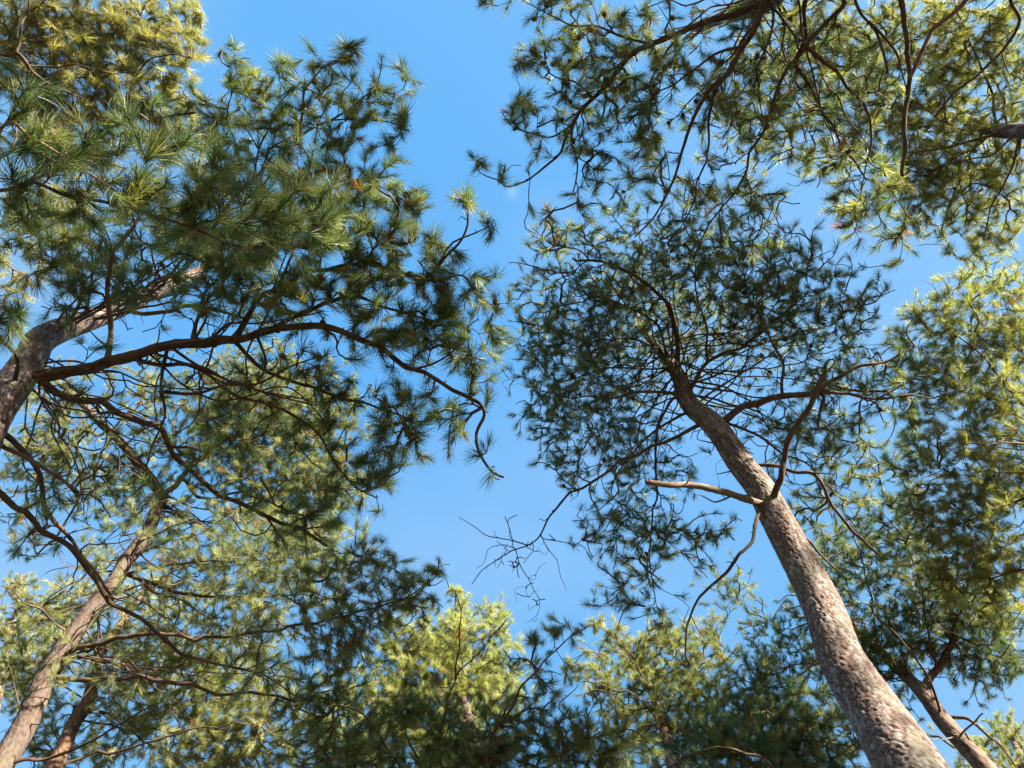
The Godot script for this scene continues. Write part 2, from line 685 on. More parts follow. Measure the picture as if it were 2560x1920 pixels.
func forest():
	var t: Pine
	t = pine("tall pine with a thick pale flaking trunk rising from the lower right corner", 11, Vector3(1.83, 0, -2.66), {"tuft": 0.9, "lush": 0.12, "cones": 110, "warm": 0.28, "twig": 0.005})
	trunk(t, [[1.83, -0.05, -2.66, 0.216], [1.95, 2.04, -2.79, 0.198], [2.13, 5.1, -2.99, 0.172], [2.23, 5.7, -3.1, 0.163], [2.3, 6.35, -3.16, 0.155], [2.39, 6.95, -3.09, 0.15], [2.39, 7.5, -2.97, 0.142], [2.33, 8, -2.77, 0.135], [2.31, 8.2, -2.69, 0.13], [2.19, 8.6, -2.52, 0.122], [2.06, 9.1, -2.31, 0.115], [1.91, 9.6, -2.21, 0.1], [1.89, 10.1, -2.03, 0.083], [1.8, 10.6, -1.87, 0.065], [1.72, 11, -1.78, 0.052], [1.68, 11.7, -1.64, 0.03], [1.67, 12.3, -1.54, 0.01]], 96, 0.012, 30)
	branch(t, 0.04, 0.027, [[2.1, 9.15, -2.27], [2.36, 9.1, -2.12], [2.53, 9.07, -2.05], [2.72, 9.05, -1.98], [2.9, 9.03, -1.94], [3.05, 9, -1.9]])
	branch(t, 0.024, 0.005, [[3.05, 9, -1.9], [3.19, 9.03, -1.79], [3.35, 9.05, -1.73], [3.46, 9.07, -1.68], [3.68, 9.1, -1.64], [3.85, 9.12, -1.58], [3.99, 9.15, -1.49], [3.94, 9.17, -1.35], [4.02, 9.2, -1.23]])
	branch(t, 0.022, 0.004, [[3.05, 9, -1.9], [3.36, 9.02, -1.95], [3.64, 9.03, -2], [3.97, 9.05, -1.98], [4.25, 9.07, -2], [4.43, 9.08, -1.95], [4.58, 9.1, -1.93]])
	branch(t, 0.01, 0.004, [[3.63, 9.02, -2], [3.81, 9.04, -1.93], [3.99, 9.06, -1.85], [4.22, 9.08, -1.7], [4.39, 9.1, -1.59]])
	branch(t, 0.031, 0.022, [[2.37, 8.05, -2.76], [2.35, 8, -2.5], [2.42, 8.05, -2.27], [2.51, 8.1, -2.01], [2.64, 8.15, -1.81], [2.76, 8.2, -1.53]])
	branch(t, 0.034, 0.023, [[2.32, 8, -2.74], [2.13, 7.93, -2.65], [1.88, 7.85, -2.54], [1.72, 7.78, -2.47], [1.53, 7.7, -2.4], [1.33, 7.62, -2.34], [1.13, 7.55, -2.28]], Color(0.135, 0.10, 0.078))
	branch(t, 0.01, 0.004, [[1.94, 7.85, -2.55], [1.75, 7.8, -2.6], [1.64, 7.75, -2.51], [1.56, 7.7, -2.44]])
	branch(t, 0.022, 0.011, [[1.95, 9.2, -2.36], [1.75, 9.15, -2.42], [1.58, 9.1, -2.49], [1.22, 9.05, -2.64], [0.94, 9, -2.78], [0.66, 8.95, -2.95], [0.41, 8.9, -3.16]])
	branch(t, 0.01, 0.004, [[0.41, 8.9, -3.16], [0.15, 8.88, -3.51], [-0, 8.86, -3.6], [-0.17, 8.84, -3.69], [-0.31, 8.82, -3.76], [-0.41, 8.8, -3.9]])
	branch(t, 0.007, 0.003, [[0.15, 8.87, -3.51], [-0.03, 8.85, -3.43], [-0.24, 8.83, -3.37], [-0.4, 8.82, -3.25], [-0.54, 8.8, -3.16]])
	branch(t, 0.006, 0.002, [[0.06, 8.85, -3.62], [0.11, 8.8, -3.75], [0.18, 8.75, -3.91], [0.28, 8.7, -4.1], [0.26, 8.65, -4.2], [0.15, 8.6, -4.25]])
	branch(t, 0.006, 0.002, [[0.25, 8.87, -3.43], [0.35, 8.83, -3.51], [0.43, 8.79, -3.62], [0.51, 8.74, -3.78], [0.57, 8.7, -3.93]])
	branch(t, 0.005, 0.002, [[-0.03, 8.8, -3.59], [-0.1, 8.78, -3.48], [-0.24, 8.75, -3.5], [-0.29, 8.72, -3.64], [-0.36, 8.7, -3.68]])
	branch(t, 0.029, 0.011, [[1.91, 10.15, -1.99], [1.88, 10.2, -1.64], [1.8, 10.2, -1.33], [1.63, 10.2, -1.09], [1.36, 10.2, -0.91], [1.12, 10.2, -0.77], [0.68, 10.2, -0.7]])
	branch(t, 0.026, 0.007, [[1.9, 9.8, -2.08], [2.08, 9.8, -1.86], [2.28, 9.84, -1.73], [2.57, 9.88, -1.62], [2.78, 9.92, -1.43], [3.05, 9.96, -1.2], [3.21, 10, -1.03]])
	branch(t, 0.017, 0.005, [[2.07, 9.8, -1.79], [2.1, 9.9, -1.48], [2.06, 9.97, -1.2], [2, 10.03, -0.96], [1.99, 10.1, -0.71]])
	branch(t, 0.019, 0.004, [[2.65, 9.05, -1.97], [2.66, 9.1, -1.61], [2.57, 9.18, -1.41], [2.51, 9.25, -1.2], [2.48, 9.32, -1.02], [2.63, 9.4, -0.84]])
	branch(t, 0.021, 0.005, [[1.83, 9.7, -2.15], [1.47, 9.6, -2.1], [1.09, 9.57, -2.14], [0.7, 9.53, -2.11], [0.31, 9.5, -2.06]])
	branch(t, 0.017, 0.004, [[1.87, 10.5, -1.84], [1.51, 10.4, -1.68], [1.33, 10.33, -1.64], [0.95, 10.25, -1.65], [0.54, 10.17, -1.78], [0.31, 10.1, -1.84]])
	branch(t, 0.019, 0.005, [[1.8, 10.4, -1.86], [1.68, 10.4, -1.51], [1.36, 10.38, -1.28], [1.05, 10.35, -1.18], [0.74, 10.32, -1.23], [0.38, 10.3, -1.29]])
	branch(t, 0.019, 0.005, [[1.9, 9.55, -2.2], [1.63, 9.4, -2.35], [1.43, 9.3, -2.46], [1.2, 9.2, -2.69], [1.03, 9.1, -3.01]])
	branch(t, 0.019, 0.005, [[1.83, 9.7, -2.18], [1.65, 9.5, -2.23], [1.54, 9.38, -2.44], [1.53, 9.27, -2.8], [1.52, 9.15, -3.27], [1.45, 9.03, -3.57], [1.45, 8.92, -3.78], [1.5, 8.8, -4.15]])
	branch(t, 0.021, 0.013, [[2.26, 8.55, -2.51], [2.44, 8.4, -2.48], [2.62, 8.33, -2.52], [2.8, 8.26, -2.52], [2.88, 8.19, -2.68], [2.98, 8.11, -2.82], [3.08, 8.04, -2.96], [3.17, 7.97, -3.04], [3.29, 7.9, -3.15]])
	branch(t, 0.009, 0.004, [[2.79, 8.25, -2.51], [2.89, 8.22, -2.49], [2.93, 8.2, -2.48]])
	branch(t, 0.017, 0.006, [[2.21, 9.1, -2.27], [2.45, 9, -2.36], [2.7, 8.9, -2.53], [2.92, 8.85, -2.62], [3.21, 8.8, -2.89]])
	branch(t, 0.017, 0.008, [[2.39, 7.8, -2.77], [2.49, 7.6, -2.85], [2.59, 7.5, -2.94], [2.71, 7.4, -3.03]], Color(0.135, 0.10, 0.078))
	branch(t, 0.021, 0.007, [[2.15, 7.8, -2.83], [1.92, 7.5, -2.95], [1.71, 7.4, -3.11], [1.5, 7.3, -3.26], [1.41, 7.2, -3.4], [1.44, 7.1, -3.73]])
	branch(t, 0.009, 0.004, [[2.38, 7.5, -2.97], [2.41, 7.2, -3.04], [2.4, 7.1, -3.15], [2.39, 7, -3.19]])
	branch(t, 0.015, 0.004, [[1.93, 9.7, -2.13], [2.26, 9.6, -2.2], [2.66, 9.57, -2.3], [2.96, 9.53, -2.49], [3.26, 9.5, -2.64]])
	branch(t, 0.014, 0.004, [[1.9, 9.9, -2.07], [2.22, 9.9, -1.97], [2.63, 9.9, -1.91], [3.04, 9.9, -1.86], [3.48, 9.9, -1.7], [3.77, 9.9, -1.6]])
	branch(t, 0.014, 0.004, [[1.89, 10, -2.04], [2.18, 9.9, -2.07], [2.52, 9.83, -2.16], [2.78, 9.75, -2.4], [2.98, 9.67, -2.7], [3.14, 9.6, -3.1]])
	branch(t, 0.014, 0.004, [[1.84, 10.3, -1.95], [1.45, 10.2, -1.98], [1.02, 10.17, -1.98], [0.65, 10.13, -2.08], [0.23, 10.1, -2.12]])
	branch(t, 0.009, 0.005, [[2.29, 8.2, -2.7], [2.15, 8.26, -2.72], [2.06, 8.29, -2.73]], Color(0.07, 0.045, 0.033))
	branch(t, 0.01, 0.005, [[2.21, 8.51, -2.56], [2.08, 8.56, -2.6], [2, 8.59, -2.64]], Color(0.135, 0.10, 0.078))
	branch(t, 0.008, 0.005, [[2.39, 7.49, -2.98], [2.5, 7.51, -3.01], [2.57, 7.52, -3.04]], Color(0.135, 0.10, 0.078))
	branch(t, 0.011, 0.005, [[2.21, 8.52, -2.56], [2.12, 8.52, -2.55], [2.06, 8.51, -2.54]], Color(0.135, 0.10, 0.078))
	branch(t, 0.009, 0.005, [[2.31, 6.41, -3.15], [2.14, 6.34, -3.18], [2.03, 6.3, -3.21]], Color(0.135, 0.10, 0.078))
	branch(t, 0.008, 0.005, [[2.12, 8.89, -2.41], [2.27, 8.86, -2.44], [2.36, 8.84, -2.47]], Color(0.135, 0.10, 0.078))
	branch(t, 0.008, 0.005, [[2.33, 8.01, -2.77], [2.46, 7.95, -2.72], [2.54, 7.91, -2.69]], Color(0.07, 0.045, 0.033))
	branch(t, 0.009, 0.005, [[2.26, 8.32, -2.65], [2.4, 8.34, -2.7], [2.5, 8.36, -2.76]], Color(0.135, 0.10, 0.078))
	branch(t, 0.01, 0.005, [[2.37, 6.78, -3.12], [2.22, 6.84, -3.18], [2.13, 6.87, -3.24]], Color(0.135, 0.10, 0.078))
	branch(t, 0.012, 0.005, [[2.13, 8.86, -2.42], [1.96, 8.86, -2.4], [1.86, 8.85, -2.38]], Color(0.07, 0.045, 0.033))
	branch(t, 0.009, 0.005, [[2.32, 8.05, -2.76], [2.44, 8.01, -2.79], [2.52, 7.99, -2.84]], Color(0.07, 0.045, 0.033))
	branch(t, 0.008, 0.005, [[2.14, 8.79, -2.45], [2.28, 8.75, -2.46], [2.36, 8.72, -2.48]], Color(0.135, 0.10, 0.078))
	branch(t, 0.012, 0.004, [[1.83, 10.47, -1.91], [2.04, 10.14, -1.92], [2.44, 9.81, -2.03], [2.74, 9.49, -1.99]])
	branch(t, 0.013, 0.004, [[1.91, 9.79, -2.14], [1.83, 10.02, -1.89], [1.73, 10.18, -1.3], [1.75, 10.43, -0.92]])
	branch(t, 0.01, 0.004, [[1.91, 9.67, -2.19], [2.47, 9.64, -2.33], [3.01, 9.55, -2.47], [3.46, 9.68, -2.5]])
	branch(t, 0.011, 0.004, [[1.89, 10.08, -2.04], [2.18, 10.01, -1.93], [2.58, 10.03, -1.94], [2.68, 10, -1.7]])
	branch(t, 0.009, 0.004, [[1.86, 10.28, -1.97], [1.36, 10.13, -2.13], [0.86, 9.7, -2.25], [0.48, 9.79, -2.45]])
	branch(t, 0.012, 0.004, [[1.77, 10.75, -1.84], [2.33, 10.55, -1.62], [3.12, 10.12, -1.67], [3.63, 10.02, -1.57]])
	branch(t, 0.01, 0.004, [[1.82, 10.49, -1.9], [1.63, 10.57, -1.54], [1.44, 10.5, -0.92], [1.31, 10.52, -0.64]])
	branch(t, 0.01, 0.004, [[1.81, 10.56, -1.88], [2.54, 10.27, -1.82], [3.1, 10.04, -1.82], [3.73, 9.78, -1.99]])
	branch(t, 0.01, 0.004, [[1.8, 10.61, -1.86], [1.45, 10.2, -2.26], [1.14, 9.75, -2.41], [0.91, 9.37, -2.86]])
	branch(t, 0.012, 0.004, [[1.9, 9.92, -2.1], [2.31, 9.85, -2.31], [2.62, 9.45, -2.32], [2.72, 9.32, -2.49]])
	branch(t, 0.011, 0.004, [[1.74, 10.88, -1.81], [1.36, 10.73, -2.17], [0.81, 9.98, -2.16], [0.49, 9.74, -2.43]])
	branch(t, 0.014, 0.004, [[1.96, 9.47, -2.25], [2.48, 9.54, -1.81], [2.83, 9.6, -1.62], [3.45, 9.82, -1.37]])
	branch(t, 0.013, 0.004, [[1.82, 10.52, -1.89], [1.53, 10.21, -1.9], [1.05, 9.9, -1.89], [0.77, 9.68, -1.99]])
	branch(t, 0.014, 0.004, [[1.78, 10.72, -1.84], [2.22, 10.44, -1.61], [2.63, 9.88, -1.64], [3.13, 9.81, -1.46]])
	branch(t, 0.013, 0.004, [[1.8, 10.58, -1.87], [2.41, 10.27, -2.08], [3.15, 9.87, -1.99], [3.68, 9.72, -2.13]])
	branch(t, 0.013, 0.004, [[1.78, 10.72, -1.84], [2.43, 10.34, -1.69], [3.14, 10.42, -1.64], [3.52, 10.03, -1.47]])
	branch(t, 0.01, 0.004, [[1.92, 9.6, -2.21], [1.67, 9.66, -2.1], [1.29, 10.07, -2.02], [1.03, 10.07, -2]])
	branch(t, 0.01, 0.004, [[1.91, 9.72, -2.17], [1.58, 9.75, -2.28], [1.22, 9.72, -2.45], [1.02, 9.67, -2.38]])
	branch(t, 0.015, 0.004, [[1.8, 10.58, -1.87], [1.59, 10.25, -1.92], [1.35, 9.91, -2.05], [1.13, 9.75, -2.29]])
	branch(t, 0.012, 0.004, [[1.9, 9.9, -2.1], [1.46, 9.76, -2.21], [1.15, 9.67, -2.12], [0.89, 9.73, -2.05]])
	branch(t, 0.011, 0.004, [[1.9, 9.85, -2.12], [2.47, 10.05, -1.79], [3.16, 10.29, -1.46], [3.34, 10.48, -1.31]])
	branch(t, 0.013, 0.004, [[1.85, 10.35, -1.95], [1.53, 10.24, -2.15], [1.12, 10.12, -2.28], [0.79, 9.9, -2.5]])
	branch(t, 0.015, 0.004, [[1.89, 10.07, -2.04], [2.31, 9.59, -2.08], [2.91, 9.72, -2.21], [3.34, 9.61, -2.55]])
	branch(t, 0.009, 0.004, [[2.01, 9.35, -2.28], [1.52, 9.56, -2.24], [1.07, 9.79, -2.03], [0.63, 10.2, -1.96]])
	branch(t, 0.012, 0.004, [[1.84, 10.38, -1.94], [1.84, 9.93, -2.28], [1.65, 9.55, -2.54], [1.54, 9.43, -2.89]])
	branch(t, 0.014, 0.004, [[1.76, 10.79, -1.83], [1.62, 10.34, -2.24], [1.31, 9.77, -2.55], [1.3, 9.28, -2.88]])
	branch(t, 0.01, 0.004, [[1.88, 10.17, -2.01], [2.07, 10.25, -1.55], [2.39, 10.3, -1.12], [2.66, 10.48, -0.77]])
	branch(t, 0.01, 0.004, [[1.95, 9.52, -2.23], [1.77, 9.84, -1.99], [1.71, 9.95, -1.46], [1.6, 10.34, -1.33]])
	branch(t, 0.01, 0.004, [[1.89, 10.1, -2.03], [1.66, 9.85, -2.41], [1.51, 9.73, -2.84], [1.36, 9.47, -3.02]])
	branch(t, 0.009, 0.004, [[1.96, 9.49, -2.24], [1.81, 9.71, -1.6], [1.75, 10.07, -0.99], [1.75, 10.38, -0.32]])
	branch(t, 0.015, 0.004, [[1.88, 10.18, -2.01], [1.58, 10.06, -2.35], [1.38, 9.73, -2.7], [1.16, 9.67, -2.97]])
	branch(t, 0.011, 0.004, [[1.9, 10.03, -2.06], [2.2, 10.11, -1.68], [2.55, 10.35, -1.48], [2.83, 10.33, -1.07]])
	branch(t, 0.01, 0.004, [[1.76, 10.79, -1.83], [1.4, 10.55, -2.26], [1.17, 9.92, -2.41], [1.01, 9.83, -2.65]])
	branch(t, 0.011, 0.004, [[1.73, 10.93, -1.8], [1.3, 10.73, -1.77], [0.81, 10.76, -1.32], [0.67, 10.5, -1.26]])
	branch(t, 0.01, 0.004, [[1.82, 10.5, -1.9], [2.36, 10.31, -1.64], [2.79, 10.11, -1.46], [3.12, 9.92, -1.2]])
	branch(t, 0.013, 0.004, [[1.73, 10.96, -1.79], [2.02, 10.75, -1.69], [2.31, 10.41, -1.16], [2.58, 10.16, -1]])
	branch(t, 0.011, 0.004, [[1.97, 9.44, -2.26], [2.47, 9.72, -1.92], [2.67, 10.05, -1.6], [3.13, 10.23, -1]])
	branch(t, 0.01, 0.004, [[1.86, 10.26, -1.98], [1.8, 10.33, -1.42], [1.58, 10.31, -0.82], [1.61, 10.58, -0.45]])
	clump(t, 2.22, 9.6, -2.25, 0.75, 0.56, 95, 1.0)
	clump(t, 1.49, 9.7, -2.39, 0.66, 0.49, 74, 1.0)
	clump(t, 2.14, 10.1, -1.53, 0.73, 0.54, 90, 1.0)
	clump(t, 1.92, 10.8, -1.55, 0.95, 0.71, 548)
	clump(t, 0.61, 10.3, -1.79, 0.69, 0.52, 391)
	clump(t, 0.39, 10.3, -1.46, 0.42, 0.32, 132)
	clump(t, 1.75, 10.4, -0.74, 0.73, 0.55, 398)
	clump(t, 2.35, 10.3, -0.73, 0.67, 0.51, 335)
	clump(t, 1.02, 10.4, -0.95, 0.69, 0.51, 347)
	clump(t, 2.86, 10.2, -1.03, 0.62, 0.46, 284)
	clump(t, 3.38, 10, -1.31, 0.66, 0.5, 296)
	clump(t, 2.69, 10.2, -1.45, 0.63, 0.47, 238)
	clump(t, 3.41, 9.8, -1.89, 0.56, 0.42, 166)
	clump(t, 1.05, 10.4, -1.81, 0.7, 0.53, 332)
	clump(t, 0.89, 9.7, -2.49, 0.66, 0.5, 323)
	clump(t, 0.43, 9.8, -2.31, 0.41, 0.31, 124)
	clump(t, 1.36, 9.4, -2.87, 0.55, 0.41, 202)
	clump(t, 1.14, 9.1, -3.38, 0.44, 0.33, 116)
	clump(t, 1.52, 9, -3.7, 0.41, 0.31, 103)
	clump(t, 0.84, 9, -3.49, 0.24, 0.18, 27)
	clump(t, 1.13, 8.9, -4.07, 0.29, 0.22, 45)
	clump(t, 1.56, 8.8, -4.28, 0.29, 0.22, 34)
	clump(t, 1.9, 9, -3.49, 0.39, 0.29, 70)
	clump(t, 3.01, 9.4, -2.45, 0.59, 0.44, 186)
	clump(t, 3.41, 9.2, -2.34, 0.43, 0.32, 86)
	clump(t, 3.45, 9.1, -2.71, 0.38, 0.29, 54)
	clump(t, 3.22, 9, -3.18, 0.48, 0.36, 107)
	clump(t, 3.78, 9.3, -1.87, 0.38, 0.29, 59)
	clump(t, 1.65, 10.9, -1.22, 0.5, 0.38, 137)
	clump(t, 0.48, 10.2, -0.52, 0.31, 0.23, 57)
	clump(t, 0.23, 10.2, -0.93, 0.26, 0.19, 27)
	clump(t, 3.67, 9.9, -1.09, 0.3, 0.22, 30)
	clump(t, 3.85, 9.1, -2.07, 0.28, 0.21, 24)
	clump(t, 0.6, 9.2, -2.74, 0.29, 0.22, 45)
	clump(t, 3.1, 10.1, -0.61, 0.3, 0.23, 31)
	clump(t, 0.07, 8.85, -3.57, 0.36, 0.18, 47, 1.0)
	clump(t, 0.25, 8.7, -3.96, 0.26, 0.13, 23, 1.0)
	grow(t)

	t = pine("near pine leaning in from the left edge with one long red-brown branch reaching across", 12, Vector3(-2.65, 0, -2.51), {"lush": 0.45, "cones": 45, "warm": 0.22, "twig": 0.0046, "green": Color(0.083, 0.145, 0.066)})
	trunk(t, [[-2.65, -0.05, -2.51, 0.141], [-2.82, 2.28, -2.11, 0.129], [-3.07, 5.7, -1.51, 0.113], [-3.16, 6.15, -1.28, 0.11], [-3.21, 6.4, -1.21, 0.107], [-3.3, 6.75, -1.12, 0.102], [-3.49, 7.2, -1.07, 0.1], [-3.61, 7.7, -1.07, 0.095], [-3.63, 8.1, -1.07, 0.09], [-3.65, 8.8, -1.04, 0.085], [-3.66, 9.3, -1, 0.077], [-3.64, 9.8, -0.96, 0.07], [-3.64, 10.6, -0.89, 0.05], [-3.62, 11.3, -0.81, 0.025]], 72, 0.016, 30)
	branch(t, 0.041, 0.031, [[-3.1, 6.55, -1.21], [-2.91, 6.53, -1.15], [-2.74, 6.51, -1.09], [-2.47, 6.49, -1.04], [-2.15, 6.47, -0.97], [-1.89, 6.45, -0.92]])
	branch(t, 0.029, 0.007, [[-1.89, 6.45, -0.92], [-1.64, 6.43, -0.88], [-1.38, 6.41, -0.84], [-1.18, 6.39, -0.83], [-1.08, 6.37, -0.85], [-0.93, 6.35, -0.91], [-0.75, 6.32, -1.01], [-0.54, 6.3, -1.11], [-0.37, 6.28, -1.19], [-0.18, 6.26, -1.35], [-0.22, 6.24, -1.46], [-0.12, 6.22, -1.7], [-0.06, 6.2, -1.74]])
	branch(t, 0.009, 0.004, [[-0.54, 6.35, -1.12], [-0.46, 6.39, -1.03], [-0.37, 6.43, -0.95], [-0.35, 6.46, -0.9], [-0.23, 6.5, -0.79]])
	branch(t, 0.021, 0.006, [[-1.7, 6.45, -0.88], [-1.69, 6.5, -0.78], [-1.6, 6.51, -0.66], [-1.44, 6.52, -0.58], [-1.31, 6.53, -0.5], [-1.16, 6.54, -0.47], [-0.9, 6.55, -0.44], [-0.7, 6.55, -0.48], [-0.54, 6.56, -0.49], [-0.43, 6.57, -0.39], [-0.33, 6.58, -0.29], [-0.27, 6.59, -0.19], [-0.27, 6.6, -0.02]])
	branch(t, 0.009, 0.004, [[-0.49, 6.55, -0.44], [-0.36, 6.57, -0.3], [-0.19, 6.58, -0.23], [-0.15, 6.6, -0.22]])
	branch(t, 0.01, 0.004, [[-0.66, 6.52, -0.48], [-0.49, 6.52, -0.56], [-0.31, 6.51, -0.53], [-0.17, 6.51, -0.68], [-0.05, 6.5, -0.72]])
	branch(t, 0.019, 0.005, [[-1.52, 6.45, -0.86], [-1.42, 6.55, -0.78], [-1.26, 6.54, -0.69], [-1.03, 6.53, -0.65], [-0.76, 6.51, -0.71], [-0.43, 6.5, -0.82]])
	branch(t, 0.017, 0.005, [[-2.03, 6.47, -0.94], [-2.08, 6.6, -0.83], [-2.02, 6.67, -0.71], [-1.91, 6.73, -0.57], [-1.81, 6.8, -0.38]])
	branch(t, 0.026, 0.01, [[-3.07, 6.45, -1.24], [-2.86, 6.41, -1.29], [-2.6, 6.38, -1.37], [-2.3, 6.35, -1.45], [-2.18, 6.31, -1.62], [-2.05, 6.28, -1.75], [-1.86, 6.24, -1.91], [-1.65, 6.21, -1.99], [-1.47, 6.17, -2.06], [-1.31, 6.13, -2.12], [-1.19, 6.1, -2.18]])
	branch(t, 0.016, 0.005, [[-2.5, 6.5, -1.05], [-2.27, 6.47, -1.1], [-2.1, 6.44, -1.08], [-1.95, 6.41, -1.13], [-1.8, 6.38, -1.23], [-1.59, 6.35, -1.3], [-1.4, 6.32, -1.41], [-1.2, 6.29, -1.55], [-1.11, 6.26, -1.71], [-0.98, 6.23, -1.84], [-0.85, 6.2, -1.9]])
	branch(t, 0.024, 0.011, [[-3.68, 8.7, -1.06], [-3.13, 8.3, -1.02], [-2.82, 8.2, -0.96], [-2.51, 8.1, -0.99], [-2.12, 8, -1.04]])
	branch(t, 0.021, 0.011, [[-2.58, 6.5, -1.04], [-2.7, 6.7, -0.92], [-2.73, 6.76, -0.74], [-2.73, 6.82, -0.57], [-2.69, 6.88, -0.42], [-2.59, 6.94, -0.26], [-2.56, 7, -0.15]])
	branch(t, 0.019, 0.007, [[-3.44, 7.8, -0.89], [-3.33, 7.6, -0.65], [-3.31, 7.53, -0.47], [-3.42, 7.47, -0.35], [-3.55, 7.4, -0.28]])
	branch(t, 0.017, 0.009, [[-3.17, 6.4, -1.18], [-3.01, 6.2, -1.02], [-2.97, 6.07, -0.88], [-2.92, 5.93, -0.8], [-2.92, 5.8, -0.71]])
	branch(t, 0.015, 0.005, [[-1.78, 6.4, -0.91], [-1.61, 6.38, -1.07], [-1.37, 6.36, -1.19], [-1.14, 6.34, -1.24], [-0.84, 6.32, -1.33], [-0.61, 6.3, -1.39]])
	branch(t, 0.014, 0.004, [[-2.25, 6.45, -1], [-2.26, 6.39, -1.2], [-2.21, 6.32, -1.39], [-2.29, 6.26, -1.56], [-2.3, 6.2, -1.66]])
	branch(t, 0.013, 0.004, [[-2.22, 6.3, -1.32], [-2, 6.3, -1.23], [-1.83, 6.3, -1.2], [-1.59, 6.3, -1.17], [-1.35, 6.3, -1.05], [-1.17, 6.3, -0.99]])
	branch(t, 0.022, 0.012, [[-3.08, 5.75, -1.5], [-3.02, 5.85, -1.73], [-2.98, 5.89, -1.86], [-2.84, 5.94, -1.99], [-2.74, 5.98, -2.15], [-2.69, 6.03, -2.32], [-2.64, 6.07, -2.46], [-2.48, 6.11, -2.65], [-2.37, 6.16, -2.8], [-2.29, 6.2, -2.94]])
	branch(t, 0.014, 0.005, [[-2.29, 6.2, -2.94], [-2.22, 6.24, -3.06], [-2.09, 6.28, -3.16], [-1.95, 6.32, -3.21], [-1.78, 6.36, -3.28], [-1.54, 6.4, -3.48]])
	branch(t, 0.021, 0.009, [[-3.21, 6, -1.34], [-3.13, 6.1, -1.42], [-3.01, 6.13, -1.6], [-2.97, 6.16, -1.81], [-2.94, 6.19, -2.02], [-2.9, 6.21, -2.13], [-2.84, 6.24, -2.31], [-2.74, 6.27, -2.47], [-2.68, 6.3, -2.63]])
	branch(t, 0.017, 0.011, [[-3.12, 6, -1.38], [-3.14, 6.1, -1.5], [-2.99, 6.07, -1.56], [-2.8, 6.03, -1.68], [-2.65, 6, -1.81]], Color(0.135, 0.10, 0.078))
	branch(t, 0.017, 0.005, [[-3.6, 9.1, -0.99], [-2.63, 8.4, -0.33], [-2.06, 8.1, 0.16], [-1.84, 8.05, 0.41], [-1.63, 8, 0.46], [-1.37, 7.95, 0.55], [-1.09, 7.9, 0.56], [-0.9, 7.85, 0.5], [-0.78, 7.8, 0.44]])
	branch(t, 0.013, 0.004, [[-1.67, 8, 0.46], [-1.65, 8.03, 0.66], [-1.58, 8.05, 0.82], [-1.49, 8.07, 0.95], [-1.28, 8.1, 1.05]])
	branch(t, 0.011, 0.004, [[-1.37, 7.95, 0.56], [-1.21, 7.93, 0.66], [-1.04, 7.92, 0.76], [-0.88, 7.9, 0.73]])
	branch(t, 0.01, 0.004, [[-2.14, 8.1, 0.13], [-2.01, 8.15, 0.45], [-1.9, 8.2, 0.67], [-1.71, 8.25, 0.89], [-1.83, 8.3, 1.04]])
	branch(t, 0.01, 0.004, [[-2.34, 8.2, -0.06], [-2.28, 8.25, 0.31], [-2.35, 8.3, 0.61], [-2.31, 8.35, 0.87], [-2.33, 8.4, 1]])
	branch(t, 0.017, 0.004, [[-3.39, 8.5, -0.91], [-2.61, 8, -0.54], [-2.22, 7.8, -0.38], [-1.67, 7.74, -0.05], [-1.24, 7.68, 0.08], [-1.01, 7.62, 0.04], [-0.84, 7.56, -0.03], [-0.69, 7.5, -0.15]])
	branch(t, 0.014, 0.006, [[-3.12, 6, -0.58], [-2.39, 5.2, -0.01], [-2.13, 5.1, 0.03], [-1.91, 5.2, -0.03], [-1.75, 5.3, -0.1], [-1.54, 5.4, -0.19], [-1.36, 5.5, -0.28]])
	branch(t, 0.009, 0.005, [[-2.29, 5.1, 0.32], [-2.07, 5, 0.26], [-2.04, 5.03, 0.21], [-1.98, 5.05, 0.17], [-1.86, 5.08, 0.11], [-1.78, 5.1, 0.03]], Color(0.26, 0.18, 0.13))
	branch(t, 0.008, 0.004, [[-3.27, 6.58, -1.18], [-3, 6.23, -1.18], [-2.95, 6.13, -1.38], [-2.8, 5.93, -1.44]])
	branch(t, 0.009, 0.004, [[-3.32, 6.78, -1.12], [-2.66, 6.54, -1.13], [-2.23, 6.45, -1.25], [-1.85, 6.36, -1.21]])
	branch(t, 0.007, 0.004, [[-3.31, 6.76, -1.12], [-2.92, 6.56, -1.27], [-2.58, 6.54, -1.61], [-2.23, 6.37, -1.62]])
	branch(t, 0.008, 0.004, [[-3.26, 6.51, -1.2], [-2.99, 6.62, -1.47], [-2.74, 6.67, -1.49], [-2.38, 6.6, -1.63]])
	branch(t, 0.008, 0.004, [[-3.38, 6.92, -1.11], [-3.1, 6.91, -1.22], [-2.64, 6.63, -1.2], [-2.41, 6.53, -1.34]])
	branch(t, 0.008, 0.004, [[-3.26, 6.5, -1.2], [-2.84, 6.43, -1.08], [-2.42, 6.33, -1.18], [-2.14, 6.3, -1.14]])
	branch(t, 0.007, 0.004, [[-3.29, 6.66, -1.16], [-2.99, 6.57, -1.21], [-2.79, 6.92, -1.5], [-2.4, 6.68, -1.54]])
	branch(t, 0.008, 0.004, [[-3.27, 6.58, -1.18], [-3.09, 6.46, -1.31], [-2.98, 6.43, -1.45], [-2.9, 6.3, -1.53]])
	branch(t, 0.008, 0.004, [[-3.3, 6.75, -1.12], [-3.2, 6.76, -1.36], [-3.01, 6.41, -1.52], [-2.8, 6.19, -1.69]])
	branch(t, 0.009, 0.004, [[-3.4, 6.97, -1.1], [-3.13, 6.52, -1.33], [-3.14, 6.29, -1.66], [-2.82, 5.97, -1.74]])
